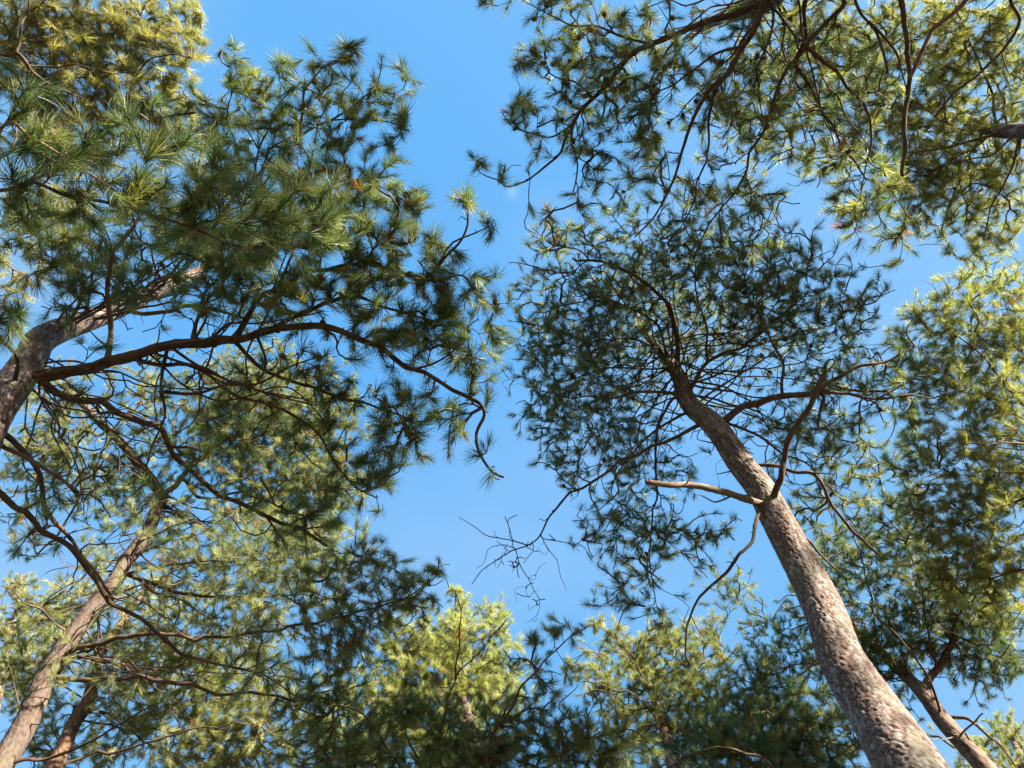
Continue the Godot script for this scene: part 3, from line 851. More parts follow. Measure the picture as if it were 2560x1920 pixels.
	branch(t, 0.007, 0.004, [[-3.35, 6.87, -1.11], [-3.12, 6.58, -1.26], [-2.77, 6.13, -1.28], [-2.65, 5.88, -1.34]])
	branch(t, 0.009, 0.004, [[-3.33, 6.81, -1.12], [-3.15, 6.67, -1.55], [-2.78, 6.27, -1.71], [-2.81, 6.27, -2.03]])
	branch(t, 0.007, 0.004, [[-3.29, 6.69, -1.14], [-3.14, 6.59, -1.28], [-2.6, 6.32, -1.35], [-2.63, 6.34, -1.59]])
	branch(t, 0.008, 0.004, [[-3.27, 6.54, -1.19], [-3.07, 6.55, -1.34], [-2.68, 6.43, -1.46], [-2.38, 6.19, -1.56]])
	branch(t, 0.01, 0.004, [[-3.65, 8.74, -1.04], [-3.23, 8.39, -0.94], [-2.83, 8.12, -0.81], [-2.5, 7.82, -0.75]])
	branch(t, 0.013, 0.004, [[-3.62, 7.77, -1.07], [-3.16, 7.79, -0.84], [-2.73, 7.66, -0.52], [-2.41, 7.65, -0.34]])
	branch(t, 0.013, 0.004, [[-3.65, 8.92, -1.03], [-3.59, 8.5, -0.66], [-3.21, 7.76, -0.26], [-3.15, 7.36, -0.11]])
	branch(t, 0.012, 0.004, [[-3.66, 9.23, -1.01], [-3.58, 8.64, -0.76], [-3.55, 8.16, -0.46], [-3.32, 7.52, -0.29]])
	branch(t, 0.016, 0.004, [[-3.64, 8.02, -1.07], [-3.31, 8.07, -0.98], [-2.8, 7.68, -0.74], [-2.59, 7.75, -0.62]])
	branch(t, 0.014, 0.004, [[-3.65, 8.07, -1.07], [-3.33, 7.75, -0.57], [-3.37, 7.79, -0.45], [-3.21, 7.57, -0.08]])
	branch(t, 0.015, 0.004, [[-3.65, 9.62, -0.98], [-3.36, 8.79, -0.5], [-3.33, 8.24, -0.18], [-3.01, 7.51, 0.09]])
	branch(t, 0.016, 0.004, [[-3.65, 8.13, -1.07], [-3.1, 8.08, -0.95], [-2.75, 7.98, -0.91], [-2.29, 7.83, -0.92]])
	branch(t, 0.012, 0.004, [[-3.52, 7.28, -1.07], [-2.95, 7.35, -0.76], [-2.36, 7.4, -0.43], [-1.95, 7.51, -0.28]])
	branch(t, 0.011, 0.004, [[-3.58, 7.55, -1.07], [-3.42, 7.58, -0.82], [-3.27, 7.79, -0.65], [-3.2, 7.87, -0.55]])
	branch(t, 0.011, 0.004, [[-3.55, 7.42, -1.07], [-3.2, 7.36, -0.88], [-2.82, 7.22, -0.7], [-2.61, 7.3, -0.48]])
	branch(t, 0.013, 0.004, [[-3.65, 8.75, -1.04], [-3.4, 8.32, -0.72], [-3.16, 7.74, -0.44], [-3.14, 7.59, -0.24]])
	branch(t, 0.016, 0.004, [[-3.66, 8.96, -1.03], [-3.3, 8.46, -0.82], [-2.93, 7.91, -0.84], [-2.59, 7.52, -0.79]])
	branch(t, 0.011, 0.004, [[-3.66, 9.17, -1.01], [-3.18, 8.56, -0.67], [-2.74, 8.15, -0.4], [-2.32, 7.82, -0.19]])
	branch(t, 0.015, 0.004, [[-3.66, 8.51, -1.05], [-2.98, 8.25, -0.76], [-2.56, 8.04, -0.45], [-2.19, 7.94, -0.3]])
	branch(t, 0.012, 0.004, [[-3.64, 9.79, -0.96], [-3.52, 9.15, -0.76], [-3.19, 8.25, -0.6], [-2.92, 7.58, -0.28]])
	branch(t, 0.009, 0.004, [[-2.37, 6.52, -1.02], [-1.95, 6.41, -1.31], [-1.42, 6.26, -1.2], [-1.14, 6.1, -1.34]])
	branch(t, 0.012, 0.004, [[-2.2, 6.5, -0.98], [-1.86, 6.43, -1.14], [-1.51, 6.26, -1.21], [-1.17, 6.06, -1.24]])
	branch(t, 0.01, 0.004, [[-2.36, 6.52, -1.02], [-1.86, 6.34, -1.13], [-1.53, 6.14, -1.17], [-1.26, 6.19, -1.24]])
	branch(t, 0.01, 0.004, [[-2.33, 6.52, -1.01], [-1.89, 6.32, -0.86], [-1.57, 6.52, -0.8], [-1.18, 6.47, -0.74]])
	branch(t, 0.01, 0.004, [[-1.55, 6.45, -0.87], [-1.53, 6.3, -0.98], [-1.67, 6.49, -1.22], [-1.64, 6.35, -1.18]])
	branch(t, 0.009, 0.004, [[-1.62, 6.45, -0.88], [-1.65, 6.25, -1.03], [-1.67, 6.27, -1.15], [-1.81, 6.26, -1.25]])
	branch(t, 0.009, 0.004, [[-2.19, 6.5, -0.98], [-1.94, 6.46, -0.92], [-1.85, 6.52, -0.83], [-1.73, 6.48, -0.81]])
	branch(t, 0.011, 0.004, [[-2.05, 6.48, -0.95], [-1.92, 6.34, -0.78], [-1.86, 6.26, -0.63], [-1.84, 6.36, -0.5]])
	branch(t, 0.007, 0.004, [[-1.86, 6.45, -0.92], [-1.77, 6.49, -0.8], [-1.67, 6.51, -0.59], [-1.71, 6.69, -0.53]])
	branch(t, 0.008, 0.004, [[-1.88, 6.45, -0.92], [-1.97, 6.41, -1.15], [-1.93, 6.2, -1.31], [-2.15, 6.26, -1.5]])
	branch(t, 0.008, 0.004, [[-1.67, 6.45, -0.89], [-1.5, 6.43, -0.66], [-1.46, 6.32, -0.49], [-1.3, 6.25, -0.31]])
	branch(t, 0.008, 0.004, [[-2.25, 6.51, -0.99], [-2.33, 6.57, -1.16], [-2.23, 6.3, -1.15], [-2.21, 6.22, -1.34]])
	clump(t, -2.4, 6.35, -1.4, 0.45, 0.33, 63, 1.0)
	clump(t, -1.96, 6.45, -1.12, 0.39, 0.29, 48, 1.0)
	clump(t, -2.67, 6.1, -1.78, 0.37, 0.28, 45, 1.0)
	clump(t, -1.5, 6.4, -1.11, 0.36, 0.27, 40, 1.0)
	clump(t, -2.81, 6.3, -1.39, 0.29, 0.22, 28, 1.0)
	clump(t, -2.85, 7.2, -0.67, 0.4, 0.3, 43, 1.0)
	clump(t, -1.48, 6.5, -0.41, 0.5, 0.37, 191)
	clump(t, -1.06, 6.5, -0.3, 0.38, 0.28, 101)
	clump(t, -1.26, 6.8, -0.02, 0.3, 0.23, 66)
	clump(t, -0.79, 6.6, -0.3, 0.24, 0.18, 30)
	clump(t, -0.66, 6.5, -0.53, 0.29, 0.22, 51)
	clump(t, -0.37, 6.5, -0.65, 0.27, 0.2, 38)
	clump(t, -0.31, 6.4, -0.99, 0.26, 0.2, 35)
	clump(t, -0.62, 6.5, -0.88, 0.33, 0.25, 71)
	clump(t, -0.96, 6.5, -0.65, 0.32, 0.24, 69)
	clump(t, -0.6, 6.3, -1.32, 0.29, 0.22, 43)
	clump(t, -0.31, 6.2, -1.36, 0.17, 0.13, 12)
	clump(t, -0.25, 6.2, -1.57, 0.09, 0.07, 3)
	clump(t, -0.08, 6.2, -1.73, 0.06, 0.05, 5)
	clump(t, -0.76, 6.3, -1.57, 0.21, 0.16, 26)
	clump(t, -1.04, 6.4, -1.42, 0.3, 0.23, 43)
	clump(t, -1.2, 6.4, -1.11, 0.27, 0.2, 34)
	clump(t, -0.27, 6.6, -0.03, 0.09, 0.07, 7, 0.0)
	clump(t, -0.21, 6.6, -0.22, 0.1, 0.08, 8)
	clump(t, -0.46, 6.55, -0.42, 0.15, 0.11, 10)
	clump(t, -0.08, 6.5, -0.72, 0.09, 0.07, 5)
	clump(t, -0.19, 6.3, -1.2, 0.15, 0.11, 10)
	clump(t, -1.95, 6.8, -0.56, 0.37, 0.28, 83)
	clump(t, -2.52, 7.2, -0.47, 0.4, 0.3, 95)
	clump(t, -3.13, 7.4, -0.49, 0.38, 0.28, 86)
	clump(t, -3.46, 7.3, -0.34, 0.34, 0.25, 68)
	clump(t, -3.28, 7.2, -0.67, 0.27, 0.2, 35)
	clump(t, -2.08, 6.9, -0.26, 0.38, 0.28, 92)
	clump(t, -1.64, 6.6, -0.66, 0.27, 0.2, 30)
	clump(t, -1.2, 8, 1.02, 0.14, 0.11, 13, 0)
	clump(t, -1.47, 8, 0.82, 0.25, 0.19, 31)
	clump(t, -0.95, 7.9, 0.74, 0.18, 0.13, 21)
	clump(t, -0.84, 7.8, 0.46, 0.13, 0.1, 13)
	clump(t, -1.17, 7.9, 0.57, 0.22, 0.16, 33)
	clump(t, -1.4, 7.9, 0.33, 0.29, 0.22, 55)
	clump(t, -1.8, 8.1, 0.59, 0.33, 0.25, 66)
	clump(t, -2.18, 8.4, 0.8, 0.27, 0.2, 43)
	clump(t, -2.35, 8.5, 0.96, 0.19, 0.15, 20)
	clump(t, -1.87, 8, 0.2, 0.37, 0.28, 82)
	clump(t, -2.3, 8.2, 0.35, 0.34, 0.26, 70)
	clump(t, -1.03, 7.6, 0.18, 0.21, 0.16, 23)
	clump(t, -0.75, 7.5, -0.08, 0.16, 0.12, 14)
	clump(t, -0.92, 7.5, -0.05, 0.21, 0.16, 28)
	clump(t, -1.83, 8.3, 1, 0.08, 0.06, 6)
	clump(t, -2.62, 8.4, 0.62, 0.31, 0.23, 52)
	clump(t, -1.21, 6.3, -1.57, 0.21, 0.16, 15)
	clump(t, -0.96, 6.2, -1.85, 0.21, 0.15, 23)
	clump(t, -1.26, 6.15, -2.05, 0.24, 0.18, 27)
	clump(t, -0.85, 6.25, -1.71, 0.15, 0.11, 12)
	clump(t, -1.61, 6.2, -1.85, 0.24, 0.18, 17, 0.3)
	clump(t, -2.01, 6.35, -1.4, 0.36, 0.27, 26, 0.45)
	clump(t, -1.64, 6.4, -1.35, 0.3, 0.22, 30, 0.2)
	clump(t, -2.59, 6.4, -1.29, 0.36, 0.27, 19, 0.7)
	clump(t, -2.39, 6.2, -1.91, 0.41, 0.31, 31, 0.6)
	clump(t, -2.88, 6.1, -2.03, 0.32, 0.24, 15, 0.6)
	clump(t, -1.75, 6.3, -3.15, 0.26, 0.19, 20, 0.2)
	clump(t, -2.09, 5.1, 0.32, 0.18, 0.13, 27, 0)
	clump(t, -1.93, 5.1, 0.15, 0.16, 0.12, 20, 0)
	clump(t, -1.71, 5.3, 0.24, 0.17, 0.13, 17)
	clump(t, -1.65, 5.15, -0.01, 0.15, 0.11, 18, 0)
	clump(t, -1.54, 5.5, 0.18, 0.13, 0.1, 11, 0)
	clump(t, -1.38, 5.4, 0.05, 0.18, 0.13, 24, 0)
	clump(t, -1.21, 5.6, -0.15, 0.21, 0.16, 32, 0)
	clump(t, -1.57, 5.5, -0.15, 0.21, 0.15, 25, 0)
	clump(t, -2.24, 5.2, -0.03, 0.19, 0.14, 23, 0)
	clump(t, -2.79, 5.8, -0.68, 0.11, 0.09, 16, 0)
	clump(t, -1.96, 5.3, -0.07, 0.2, 0.15, 23, 0)
	clump(t, -1.03, 5.9, -0.14, 0.18, 0.13, 19)
	grow(t)

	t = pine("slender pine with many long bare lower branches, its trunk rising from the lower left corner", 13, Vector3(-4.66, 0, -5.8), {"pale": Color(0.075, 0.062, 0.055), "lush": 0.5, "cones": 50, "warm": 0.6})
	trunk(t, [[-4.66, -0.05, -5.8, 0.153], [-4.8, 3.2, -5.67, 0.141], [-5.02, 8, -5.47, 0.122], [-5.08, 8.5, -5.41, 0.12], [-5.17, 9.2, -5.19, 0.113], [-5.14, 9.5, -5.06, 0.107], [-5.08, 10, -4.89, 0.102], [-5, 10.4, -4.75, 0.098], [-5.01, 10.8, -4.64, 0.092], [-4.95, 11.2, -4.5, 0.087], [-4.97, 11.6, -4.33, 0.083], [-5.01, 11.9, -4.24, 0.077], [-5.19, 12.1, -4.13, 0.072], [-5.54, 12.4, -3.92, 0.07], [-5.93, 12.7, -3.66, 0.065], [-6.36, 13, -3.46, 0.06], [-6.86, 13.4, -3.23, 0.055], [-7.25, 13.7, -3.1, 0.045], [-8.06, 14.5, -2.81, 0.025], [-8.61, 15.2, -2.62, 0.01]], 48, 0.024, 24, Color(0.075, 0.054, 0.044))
	branch(t, 0.031, 0.006, [[-5.1, 9.4, -5.17], [-4.72, 9.3, -4.96], [-4.33, 9.25, -4.82], [-3.96, 9.21, -4.77], [-3.43, 9.16, -4.78], [-2.9, 9.12, -4.7], [-2.46, 9.07, -4.59], [-1.85, 9.03, -4.45], [-1.56, 8.98, -4.34], [-1.25, 8.94, -4.2], [-1.01, 8.89, -4.07], [-0.79, 8.85, -3.83], [-0.74, 8.8, -3.65]])
	branch(t, 0.009, 0.004, [[-1.1, 8.9, -4.1], [-0.9, 8.9, -4.01], [-0.78, 8.9, -3.98], [-0.7, 8.9, -3.89]])
	branch(t, 0.011, 0.004, [[-1.72, 9.2, -3.77], [-1.5, 9.12, -3.81], [-1.25, 9.04, -3.86], [-1.07, 8.96, -4], [-0.88, 8.88, -4.08], [-0.72, 8.8, -4.19]])
	branch(t, 0.034, 0.009, [[-5.07, 9.1, -5.25], [-4.59, 9, -5.17], [-4.14, 8.95, -5.13], [-3.78, 8.9, -5.12], [-3.35, 8.85, -5.18], [-2.92, 8.8, -5.2], [-2.41, 8.75, -5.21], [-1.82, 8.7, -5.21]])
	branch(t, 0.031, 0.007, [[-4.94, 10.6, -4.78], [-4.65, 10.5, -4.81], [-4.33, 10.44, -4.87], [-3.92, 10.38, -4.94], [-3.41, 10.32, -4.91], [-2.91, 10.26, -4.87], [-2.28, 10.2, -4.86]])
	branch(t, 0.021, 0.007, [[-4.75, 10.5, -4.82], [-4.52, 10.42, -4.9], [-4.12, 10.35, -5.03], [-3.63, 10.28, -5.37], [-3.36, 10.2, -5.57]], Color(0.135, 0.10, 0.078))
	branch(t, 0.019, 0.005, [[-4.92, 10.6, -4.73], [-4.53, 10.5, -4.63], [-4.2, 10.45, -4.54], [-3.8, 10.4, -4.49], [-3.39, 10.35, -4.45], [-2.77, 10.3, -4.35]])
	branch(t, 0.017, 0.007, [[-4.98, 10.7, -4.63], [-4.85, 10.8, -4.44], [-4.34, 10.8, -4.18], [-4.09, 10.8, -4.08]])
	branch(t, 0.021, 0.007, [[-4.95, 8.1, -5.4], [-4.79, 8.1, -5.44], [-4.67, 8.12, -5.47], [-4.39, 8.14, -5.37], [-4.08, 8.16, -5.23], [-3.75, 8.18, -5.01], [-3.49, 8.2, -4.89]])
	branch(t, 0.017, 0.005, [[-4.93, 9.5, -5.12], [-4.4, 9.3, -5.22], [-4.03, 9.2, -5.45], [-3.83, 9.1, -5.58], [-3.72, 9, -5.8]])
	branch(t, 0.019, 0.005, [[-4.94, 11.8, -4.31], [-4.59, 11.6, -4.4], [-4.33, 11.53, -4.44], [-3.66, 11.47, -4.44], [-3.08, 11.4, -4.34]])
	branch(t, 0.017, 0.005, [[-4.95, 11.8, -4.24], [-4.71, 11.6, -4.33], [-4.61, 11.47, -4.55], [-4.48, 11.33, -4.82], [-4.22, 11.2, -5.07]])
	branch(t, 0.017, 0.007, [[-5.19, 9.6, -4.97], [-5.32, 9.5, -4.72], [-5.44, 9.45, -4.53], [-5.62, 9.4, -4.29]])
	branch(t, 0.043, 0.013, [[-5.01, 11.9, -4.28], [-4.84, 12.1, -4.07], [-4.69, 12.26, -3.92], [-4.35, 12.42, -3.62], [-3.91, 12.58, -3.45], [-3.39, 12.74, -3.28], [-2.99, 12.9, -2.97]], Color(0.24, 0.15, 0.10))
	branch(t, 0.026, 0.007, [[-4.73, 12.1, -3.97], [-4.52, 12, -4.29], [-3.91, 12, -4.18], [-3.37, 12, -4.04], [-2.77, 12, -4.04]])
	branch(t, 0.024, 0.007, [[-4.34, 12.4, -3.61], [-4.16, 12.6, -3.1], [-3.75, 12.7, -2.7], [-3.47, 12.8, -2.3]])
	branch(t, 0.015, 0.005, [[-6.22, 12.9, -3.52], [-5.67, 12.87, -3.18], [-5.07, 12.83, -2.95], [-4.61, 12.8, -2.65]])
	branch(t, 0.014, 0.004, [[-5.09, 8.6, -5.41], [-5.26, 8.7, -5.15], [-5.33, 8.8, -4.88]])
	branch(t, 0.01, 0.004, [[-5.09, 9.9, -4.94], [-4.62, 9.8, -4.69], [-4.11, 9.6, -4.35]], Color(0.135, 0.10, 0.078))
	branch(t, 0.01, 0.004, [[-5.05, 9.6, -5], [-4.71, 9.5, -4.64], [-4.5, 9.4, -4.47]], Color(0.135, 0.10, 0.078))
	branch(t, 0.012, 0.005, [[-5.08, 8.52, -5.4], [-4.92, 8.46, -5.32], [-4.81, 8.42, -5.26]], Color(0.135, 0.10, 0.078))
	branch(t, 0.008, 0.005, [[-5.01, 10.83, -4.63], [-5.08, 10.76, -4.6], [-5.12, 10.71, -4.59]], Color(0.07, 0.045, 0.033))
	branch(t, 0.011, 0.005, [[-5.14, 9.56, -5.07], [-5, 9.6, -5.05], [-4.91, 9.63, -5.02]], Color(0.07, 0.045, 0.033))
	branch(t, 0.009, 0.005, [[-5.08, 10.12, -4.86], [-4.97, 10.1, -4.84], [-4.89, 10.09, -4.83]], Color(0.07, 0.045, 0.033))
	branch(t, 0.012, 0.005, [[-5.15, 9.01, -5.26], [-5.33, 9.02, -5.26], [-5.44, 9.02, -5.26]], Color(0.07, 0.045, 0.033))
	branch(t, 0.012, 0.005, [[-5.12, 9.76, -4.99], [-5.31, 9.83, -5.08], [-5.45, 9.88, -5.14]], Color(0.135, 0.10, 0.078))
	branch(t, 0.011, 0.005, [[-5, 11.02, -4.56], [-4.91, 11.05, -4.57], [-4.85, 11.06, -4.57]], Color(0.135, 0.10, 0.078))
	branch(t, 0.011, 0.005, [[-5.13, 9.63, -5.05], [-5.28, 9.7, -5.09], [-5.38, 9.74, -5.11]], Color(0.135, 0.10, 0.078))
	branch(t, 0.009, 0.005, [[-5.02, 10.67, -4.68], [-5.11, 10.65, -4.63], [-5.17, 10.63, -4.58]], Color(0.135, 0.10, 0.078))
	branch(t, 0.009, 0.005, [[-5.07, 10.17, -4.84], [-4.96, 10.16, -4.9], [-4.88, 10.16, -4.95]], Color(0.135, 0.10, 0.078))
	branch(t, 0.012, 0.004, [[-5.16, 9.27, -5.16], [-5.46, 9.45, -5.3], [-5.35, 9.71, -5.13], [-5.65, 9.69, -5.07]])
	branch(t, 0.011, 0.004, [[-5.03, 10.29, -4.79], [-5.4, 10.2, -4.84], [-5.27, 9.83, -4.58], [-5.79, 9.83, -4.93]])
	branch(t, 0.01, 0.004, [[-5.08, 10.02, -4.88], [-5, 9.9, -5.35], [-4.79, 9.67, -5.58], [-4.44, 9.27, -5.51]])
	branch(t, 0.009, 0.004, [[-5.16, 9.33, -5.13], [-4.88, 9.18, -5.23], [-4.49, 9.23, -5.54], [-4.34, 9.26, -5.65]])
	branch(t, 0.008, 0.004, [[-5.08, 10.01, -4.89], [-5.27, 9.99, -4.87], [-5.38, 9.77, -4.83], [-5.52, 9.56, -4.46]])
	branch(t, 0.008, 0.004, [[-5.16, 9.32, -5.14], [-4.84, 9.44, -5.23], [-4.38, 9.33, -5.07], [-3.94, 9.32, -5.07]])
	branch(t, 0.012, 0.004, [[-5.03, 10.3, -4.79], [-4.46, 10.19, -5.02], [-4.06, 9.92, -5.1], [-3.56, 9.8, -5.45]])
	branch(t, 0.01, 0.004, [[-5.02, 10.34, -4.77], [-5.06, 9.87, -4.43], [-5.59, 9.78, -4.72], [-5.55, 9.51, -4.5]])
	branch(t, 0.007, 0.004, [[-5.14, 9.55, -5.04], [-5.32, 9.6, -5.07], [-5.37, 9.41, -4.67], [-5.47, 9.35, -4.56]])
	branch(t, 0.011, 0.004, [[-5.16, 9.37, -5.11], [-4.52, 9.41, -5.31], [-3.55, 9.37, -5.42], [-3.16, 9.44, -5.69]])
	branch(t, 0.007, 0.004, [[-5.05, 10.15, -4.84], [-5.29, 9.87, -4.86], [-5.51, 9.54, -4.89], [-5.7, 9.44, -4.83]])
	branch(t, 0.01, 0.004, [[-5.14, 9.58, -5.03], [-4.49, 9.08, -5.03], [-4.26, 8.9, -5.28], [-3.68, 8.72, -5.37]])
	branch(t, 0.009, 0.004, [[-5.16, 9.31, -5.15], [-4.75, 9.18, -5.21], [-3.91, 8.79, -5.03], [-3.66, 8.71, -4.92]])
	branch(t, 0.011, 0.004, [[-5.06, 10.11, -4.86], [-4.97, 9.9, -5.29], [-4.83, 9.59, -5.7], [-4.29, 9.2, -5.85]])
	branch(t, 0.012, 0.004, [[-5.16, 9.32, -5.14], [-4.33, 9.17, -5.12], [-3.76, 9.52, -5.43], [-3.02, 9.45, -5.4]])
	branch(t, 0.009, 0.004, [[-5.16, 9.36, -5.12], [-4.44, 9.14, -5.03], [-4.08, 9.44, -5.32], [-3.42, 9.33, -5.31]])
	branch(t, 0.008, 0.004, [[-5.11, 9.79, -4.97], [-4.68, 9.33, -5.2], [-4.65, 9.35, -5.7], [-4.44, 9.18, -6.02]])
	branch(t, 0.008, 0.004, [[-5.15, 9.48, -5.07], [-4.5, 9.28, -5], [-4.15, 9.1, -5.08], [-3.63, 8.77, -5]])
	branch(t, 0.012, 0.004, [[-4.99, 11.29, -4.46], [-5.31, 11.27, -4.54], [-5.05, 11, -4.48], [-5.19, 10.9, -4.54]])
	branch(t, 0.011, 0.004, [[-5.01, 11.88, -4.25], [-5.38, 11.21, -4.45], [-5.63, 10.95, -4.68], [-5.61, 10.37, -4.93]])
	branch(t, 0.016, 0.004, [[-5, 10.96, -4.58], [-4.52, 10.57, -4.65], [-3.99, 10.49, -4.82], [-3.68, 9.95, -4.61]])
	branch(t, 0.012, 0.004, [[-5.02, 10.72, -4.67], [-5.24, 10.9, -4.72], [-5.72, 10.96, -5.18], [-5.82, 10.74, -5.12]])
	branch(t, 0.016, 0.004, [[-5.08, 10.11, -4.86], [-4.76, 10.42, -4.85], [-4.17, 10.54, -4.64], [-4.05, 10.82, -4.61]])
	branch(t, 0.016, 0.004, [[-5.01, 11.89, -4.25], [-4.53, 11.56, -4.47], [-4.09, 11.18, -5.06], [-3.74, 11.01, -5.32]])
	branch(t, 0.011, 0.004, [[-5.05, 10.49, -4.75], [-4.65, 10.63, -4.43], [-4.01, 10.64, -4.24], [-3.54, 10.81, -3.95]])
	branch(t, 0.012, 0.004, [[-5.01, 10.79, -4.64], [-4.52, 11.18, -4.45], [-3.93, 11.45, -4.22], [-3.6, 11.86, -4.02]])
	branch(t, 0.015, 0.004, [[-5, 11.84, -4.26], [-4.7, 11.42, -4.65], [-4.23, 11.04, -4.71], [-3.92, 10.76, -4.95]])
	branch(t, 0.017, 0.004, [[-4.98, 11.71, -4.3], [-4.67, 11.93, -4.48], [-4.23, 11.89, -4.82], [-3.88, 11.6, -4.67]])
	branch(t, 0.01, 0.004, [[-4.98, 11.64, -4.32], [-4.49, 11.29, -4.29], [-3.68, 10.98, -4.52], [-3.24, 10.73, -4.69]])
	branch(t, 0.016, 0.004, [[-4.98, 11.69, -4.31], [-4.34, 11.47, -4.44], [-3.67, 10.95, -4.56], [-3.18, 10.92, -4.86]])
	branch(t, 0.014, 0.004, [[-5, 11.08, -4.54], [-4.53, 11.09, -4.66], [-4.35, 11.14, -4.94], [-3.67, 10.98, -4.95]])
	branch(t, 0.013, 0.004, [[-4.99, 11.72, -4.3], [-4.5, 11.02, -4.56], [-4.42, 10.6, -4.69], [-4.08, 10.06, -4.9]])
	branch(t, 0.016, 0.004, [[-5, 11.87, -4.25], [-4.32, 11.62, -4.33], [-3.71, 11.32, -4.28], [-3.24, 11.07, -4.34]])
	branch(t, 0.01, 0.004, [[-4.97, 11.62, -4.33], [-4.53, 11.57, -4.5], [-3.94, 11.89, -4.48], [-3.3, 11.78, -4.43]])
	branch(t, 0.015, 0.004, [[-5.04, 10.54, -4.73], [-5.39, 10.6, -4.71], [-5.51, 10.35, -4.49], [-5.8, 10.32, -4.59]])
	branch(t, 0.015, 0.004, [[-5.07, 10.27, -4.82], [-4.86, 10.64, -4.63], [-5.19, 11.03, -4.46], [-5.12, 11.25, -4.31]])
	branch(t, 0.014, 0.004, [[-3.9, 12.61, -3.45], [-3.99, 12.73, -3.09], [-4.08, 12.81, -2.92], [-4.31, 12.79, -2.73]])
	branch(t, 0.014, 0.004, [[-4.36, 12.5, -3.64], [-4.18, 12.36, -3.48], [-4.21, 12.49, -3.76], [-3.81, 12.27, -3.53]])
	branch(t, 0.011, 0.004, [[-4.1, 12.56, -3.53], [-3.87, 12.45, -3.5], [-3.89, 12.21, -3.49], [-3.74, 12.22, -3.63]])
	branch(t, 0.009, 0.004, [[-3.62, 12.72, -3.37], [-3.23, 12.72, -3.59], [-3.17, 12.55, -3.46], [-2.78, 12.55, -3.87]])
	branch(t, 0.012, 0.004, [[-3.44, 12.79, -3.31], [-3.43, 12.81, -3.75], [-2.76, 12.75, -4.1], [-2.62, 12.76, -4.25]])
	branch(t, 0.01, 0.004, [[-4.56, 12.35, -3.81], [-4.17, 12.35, -3.52], [-3.46, 12.2, -3.59], [-3.14, 12.28, -3.52]])
	branch(t, 0.014, 0.004, [[-3.56, 12.74, -3.35], [-3.69, 12.75, -3.14], [-3.69, 12.42, -2.94], [-3.69, 12.46, -2.59]])
	branch(t, 0.012, 0.004, [[-4.14, 12.55, -3.55], [-3.76, 12.52, -3.52], [-3.59, 12.78, -3.49], [-3.27, 12.7, -3.64]])
	branch(t, 0.009, 0.004, [[-4.39, 12.49, -3.66], [-4.09, 12.59, -3.23], [-3.69, 12.35, -2.76], [-3.67, 12.56, -2.29]])
	branch(t, 0.009, 0.004, [[-4.02, 12.58, -3.5], [-4.14, 12.53, -3.36], [-4.17, 12.61, -3.21], [-4.26, 12.77, -3.14]])
	branch(t, 0.012, 0.004, [[-4.55, 12.36, -3.8], [-4.08, 12.39, -3.68], [-3.79, 12.38, -3.42], [-3.34, 12.31, -3.26]])
	branch(t, 0.01, 0.004, [[-3.53, 12.75, -3.34], [-3.31, 12.72, -3.66], [-3.25, 12.62, -3.7], [-3.06, 12.5, -3.88]])
	clump(t, -2.81, 10, -4.44, 0.67, 0.5, 217)
	clump(t, -2.06, 9.2, -4.35, 0.56, 0.42, 170)
	clump(t, -2.95, 9.6, -5.06, 0.49, 0.36, 87, 0.2)
	clump(t, -2.02, 8.9, -4.95, 0.45, 0.34, 98)
	clump(t, -1.5, 8.9, -4.34, 0.39, 0.29, 94)
	clump(t, -1.15, 8.9, -4.13, 0.29, 0.22, 52)
	clump(t, -0.84, 8.85, -3.83, 0.19, 0.14, 20)
	clump(t, -2.32, 8.8, -5.39, 0.35, 0.26, 52)
	clump(t, -1.89, 8.7, -5.15, 0.29, 0.22, 37)
	clump(t, -4.18, 10.9, -4.58, 0.67, 0.5, 110, 0.3)
	clump(t, -1.63, 9.2, -3.8, 0.3, 0.22, 55)
	clump(t, -0.99, 8.8, -4.23, 0.19, 0.14, 18)
	clump(t, -1.3, 9, -3.86, 0.29, 0.22, 52)
	clump(t, -1.81, 8.9, -4.67, 0.35, 0.26, 65)
	clump(t, -2.39, 9.6, -3.88, 0.42, 0.31, 74)
	clump(t, -7.53, 13, -3.81, 0.5, 0.38, 108)
	clump(t, -6.82, 12.8, -4.12, 0.57, 0.43, 138)
	clump(t, -7.2, 12.2, -4.4, 0.48, 0.36, 85)
	clump(t, -5.96, 12.2, -4.26, 0.48, 0.36, 84)
	clump(t, -7.19, 13.4, -3.33, 0.59, 0.44, 148)
	clump(t, -5.6, 12.5, -4.08, 0.56, 0.42, 132)
	clump(t, -6.82, 11.6, -4.71, 0.33, 0.24, 34)
	clump(t, -4.17, 11, -4.7, 0.74, 0.55, 233)
	clump(t, -5.12, 11.4, -4.41, 0.64, 0.48, 123)
	clump(t, -3.22, 10.6, -4.5, 0.59, 0.44, 191)
	clump(t, -3.29, 10, -4.93, 0.56, 0.42, 134)
	clump(t, -4.32, 12.6, -3.39, 0.83, 0.62, 336)
	clump(t, -3.41, 12.8, -3.3, 0.91, 0.68, 407)
	clump(t, -2.73, 12.1, -4.07, 0.54, 0.4, 158)
	clump(t, -5.16, 12.6, -3.46, 0.62, 0.47, 118)
	clump(t, -7.17, 12.6, -3.97, 0.49, 0.37, 73)
	clump(t, -2.15, 10.6, -4.37, 0.35, 0.26, 53)
	clump(t, -3.78, 12.6, -3.46, 0.9, 0.67, 495)
	clump(t, -3.09, 12.6, -3.6, 0.76, 0.57, 356)
	clump(t, -4.13, 12.6, -2.75, 0.68, 0.51, 227)
	clump(t, -3.11, 12, -4.18, 0.73, 0.55, 361)
	clump(t, -4.36, 12.2, -3.9, 0.67, 0.51, 194)
	clump(t, -2.71, 11.6, -4.64, 0.39, 0.29, 84)
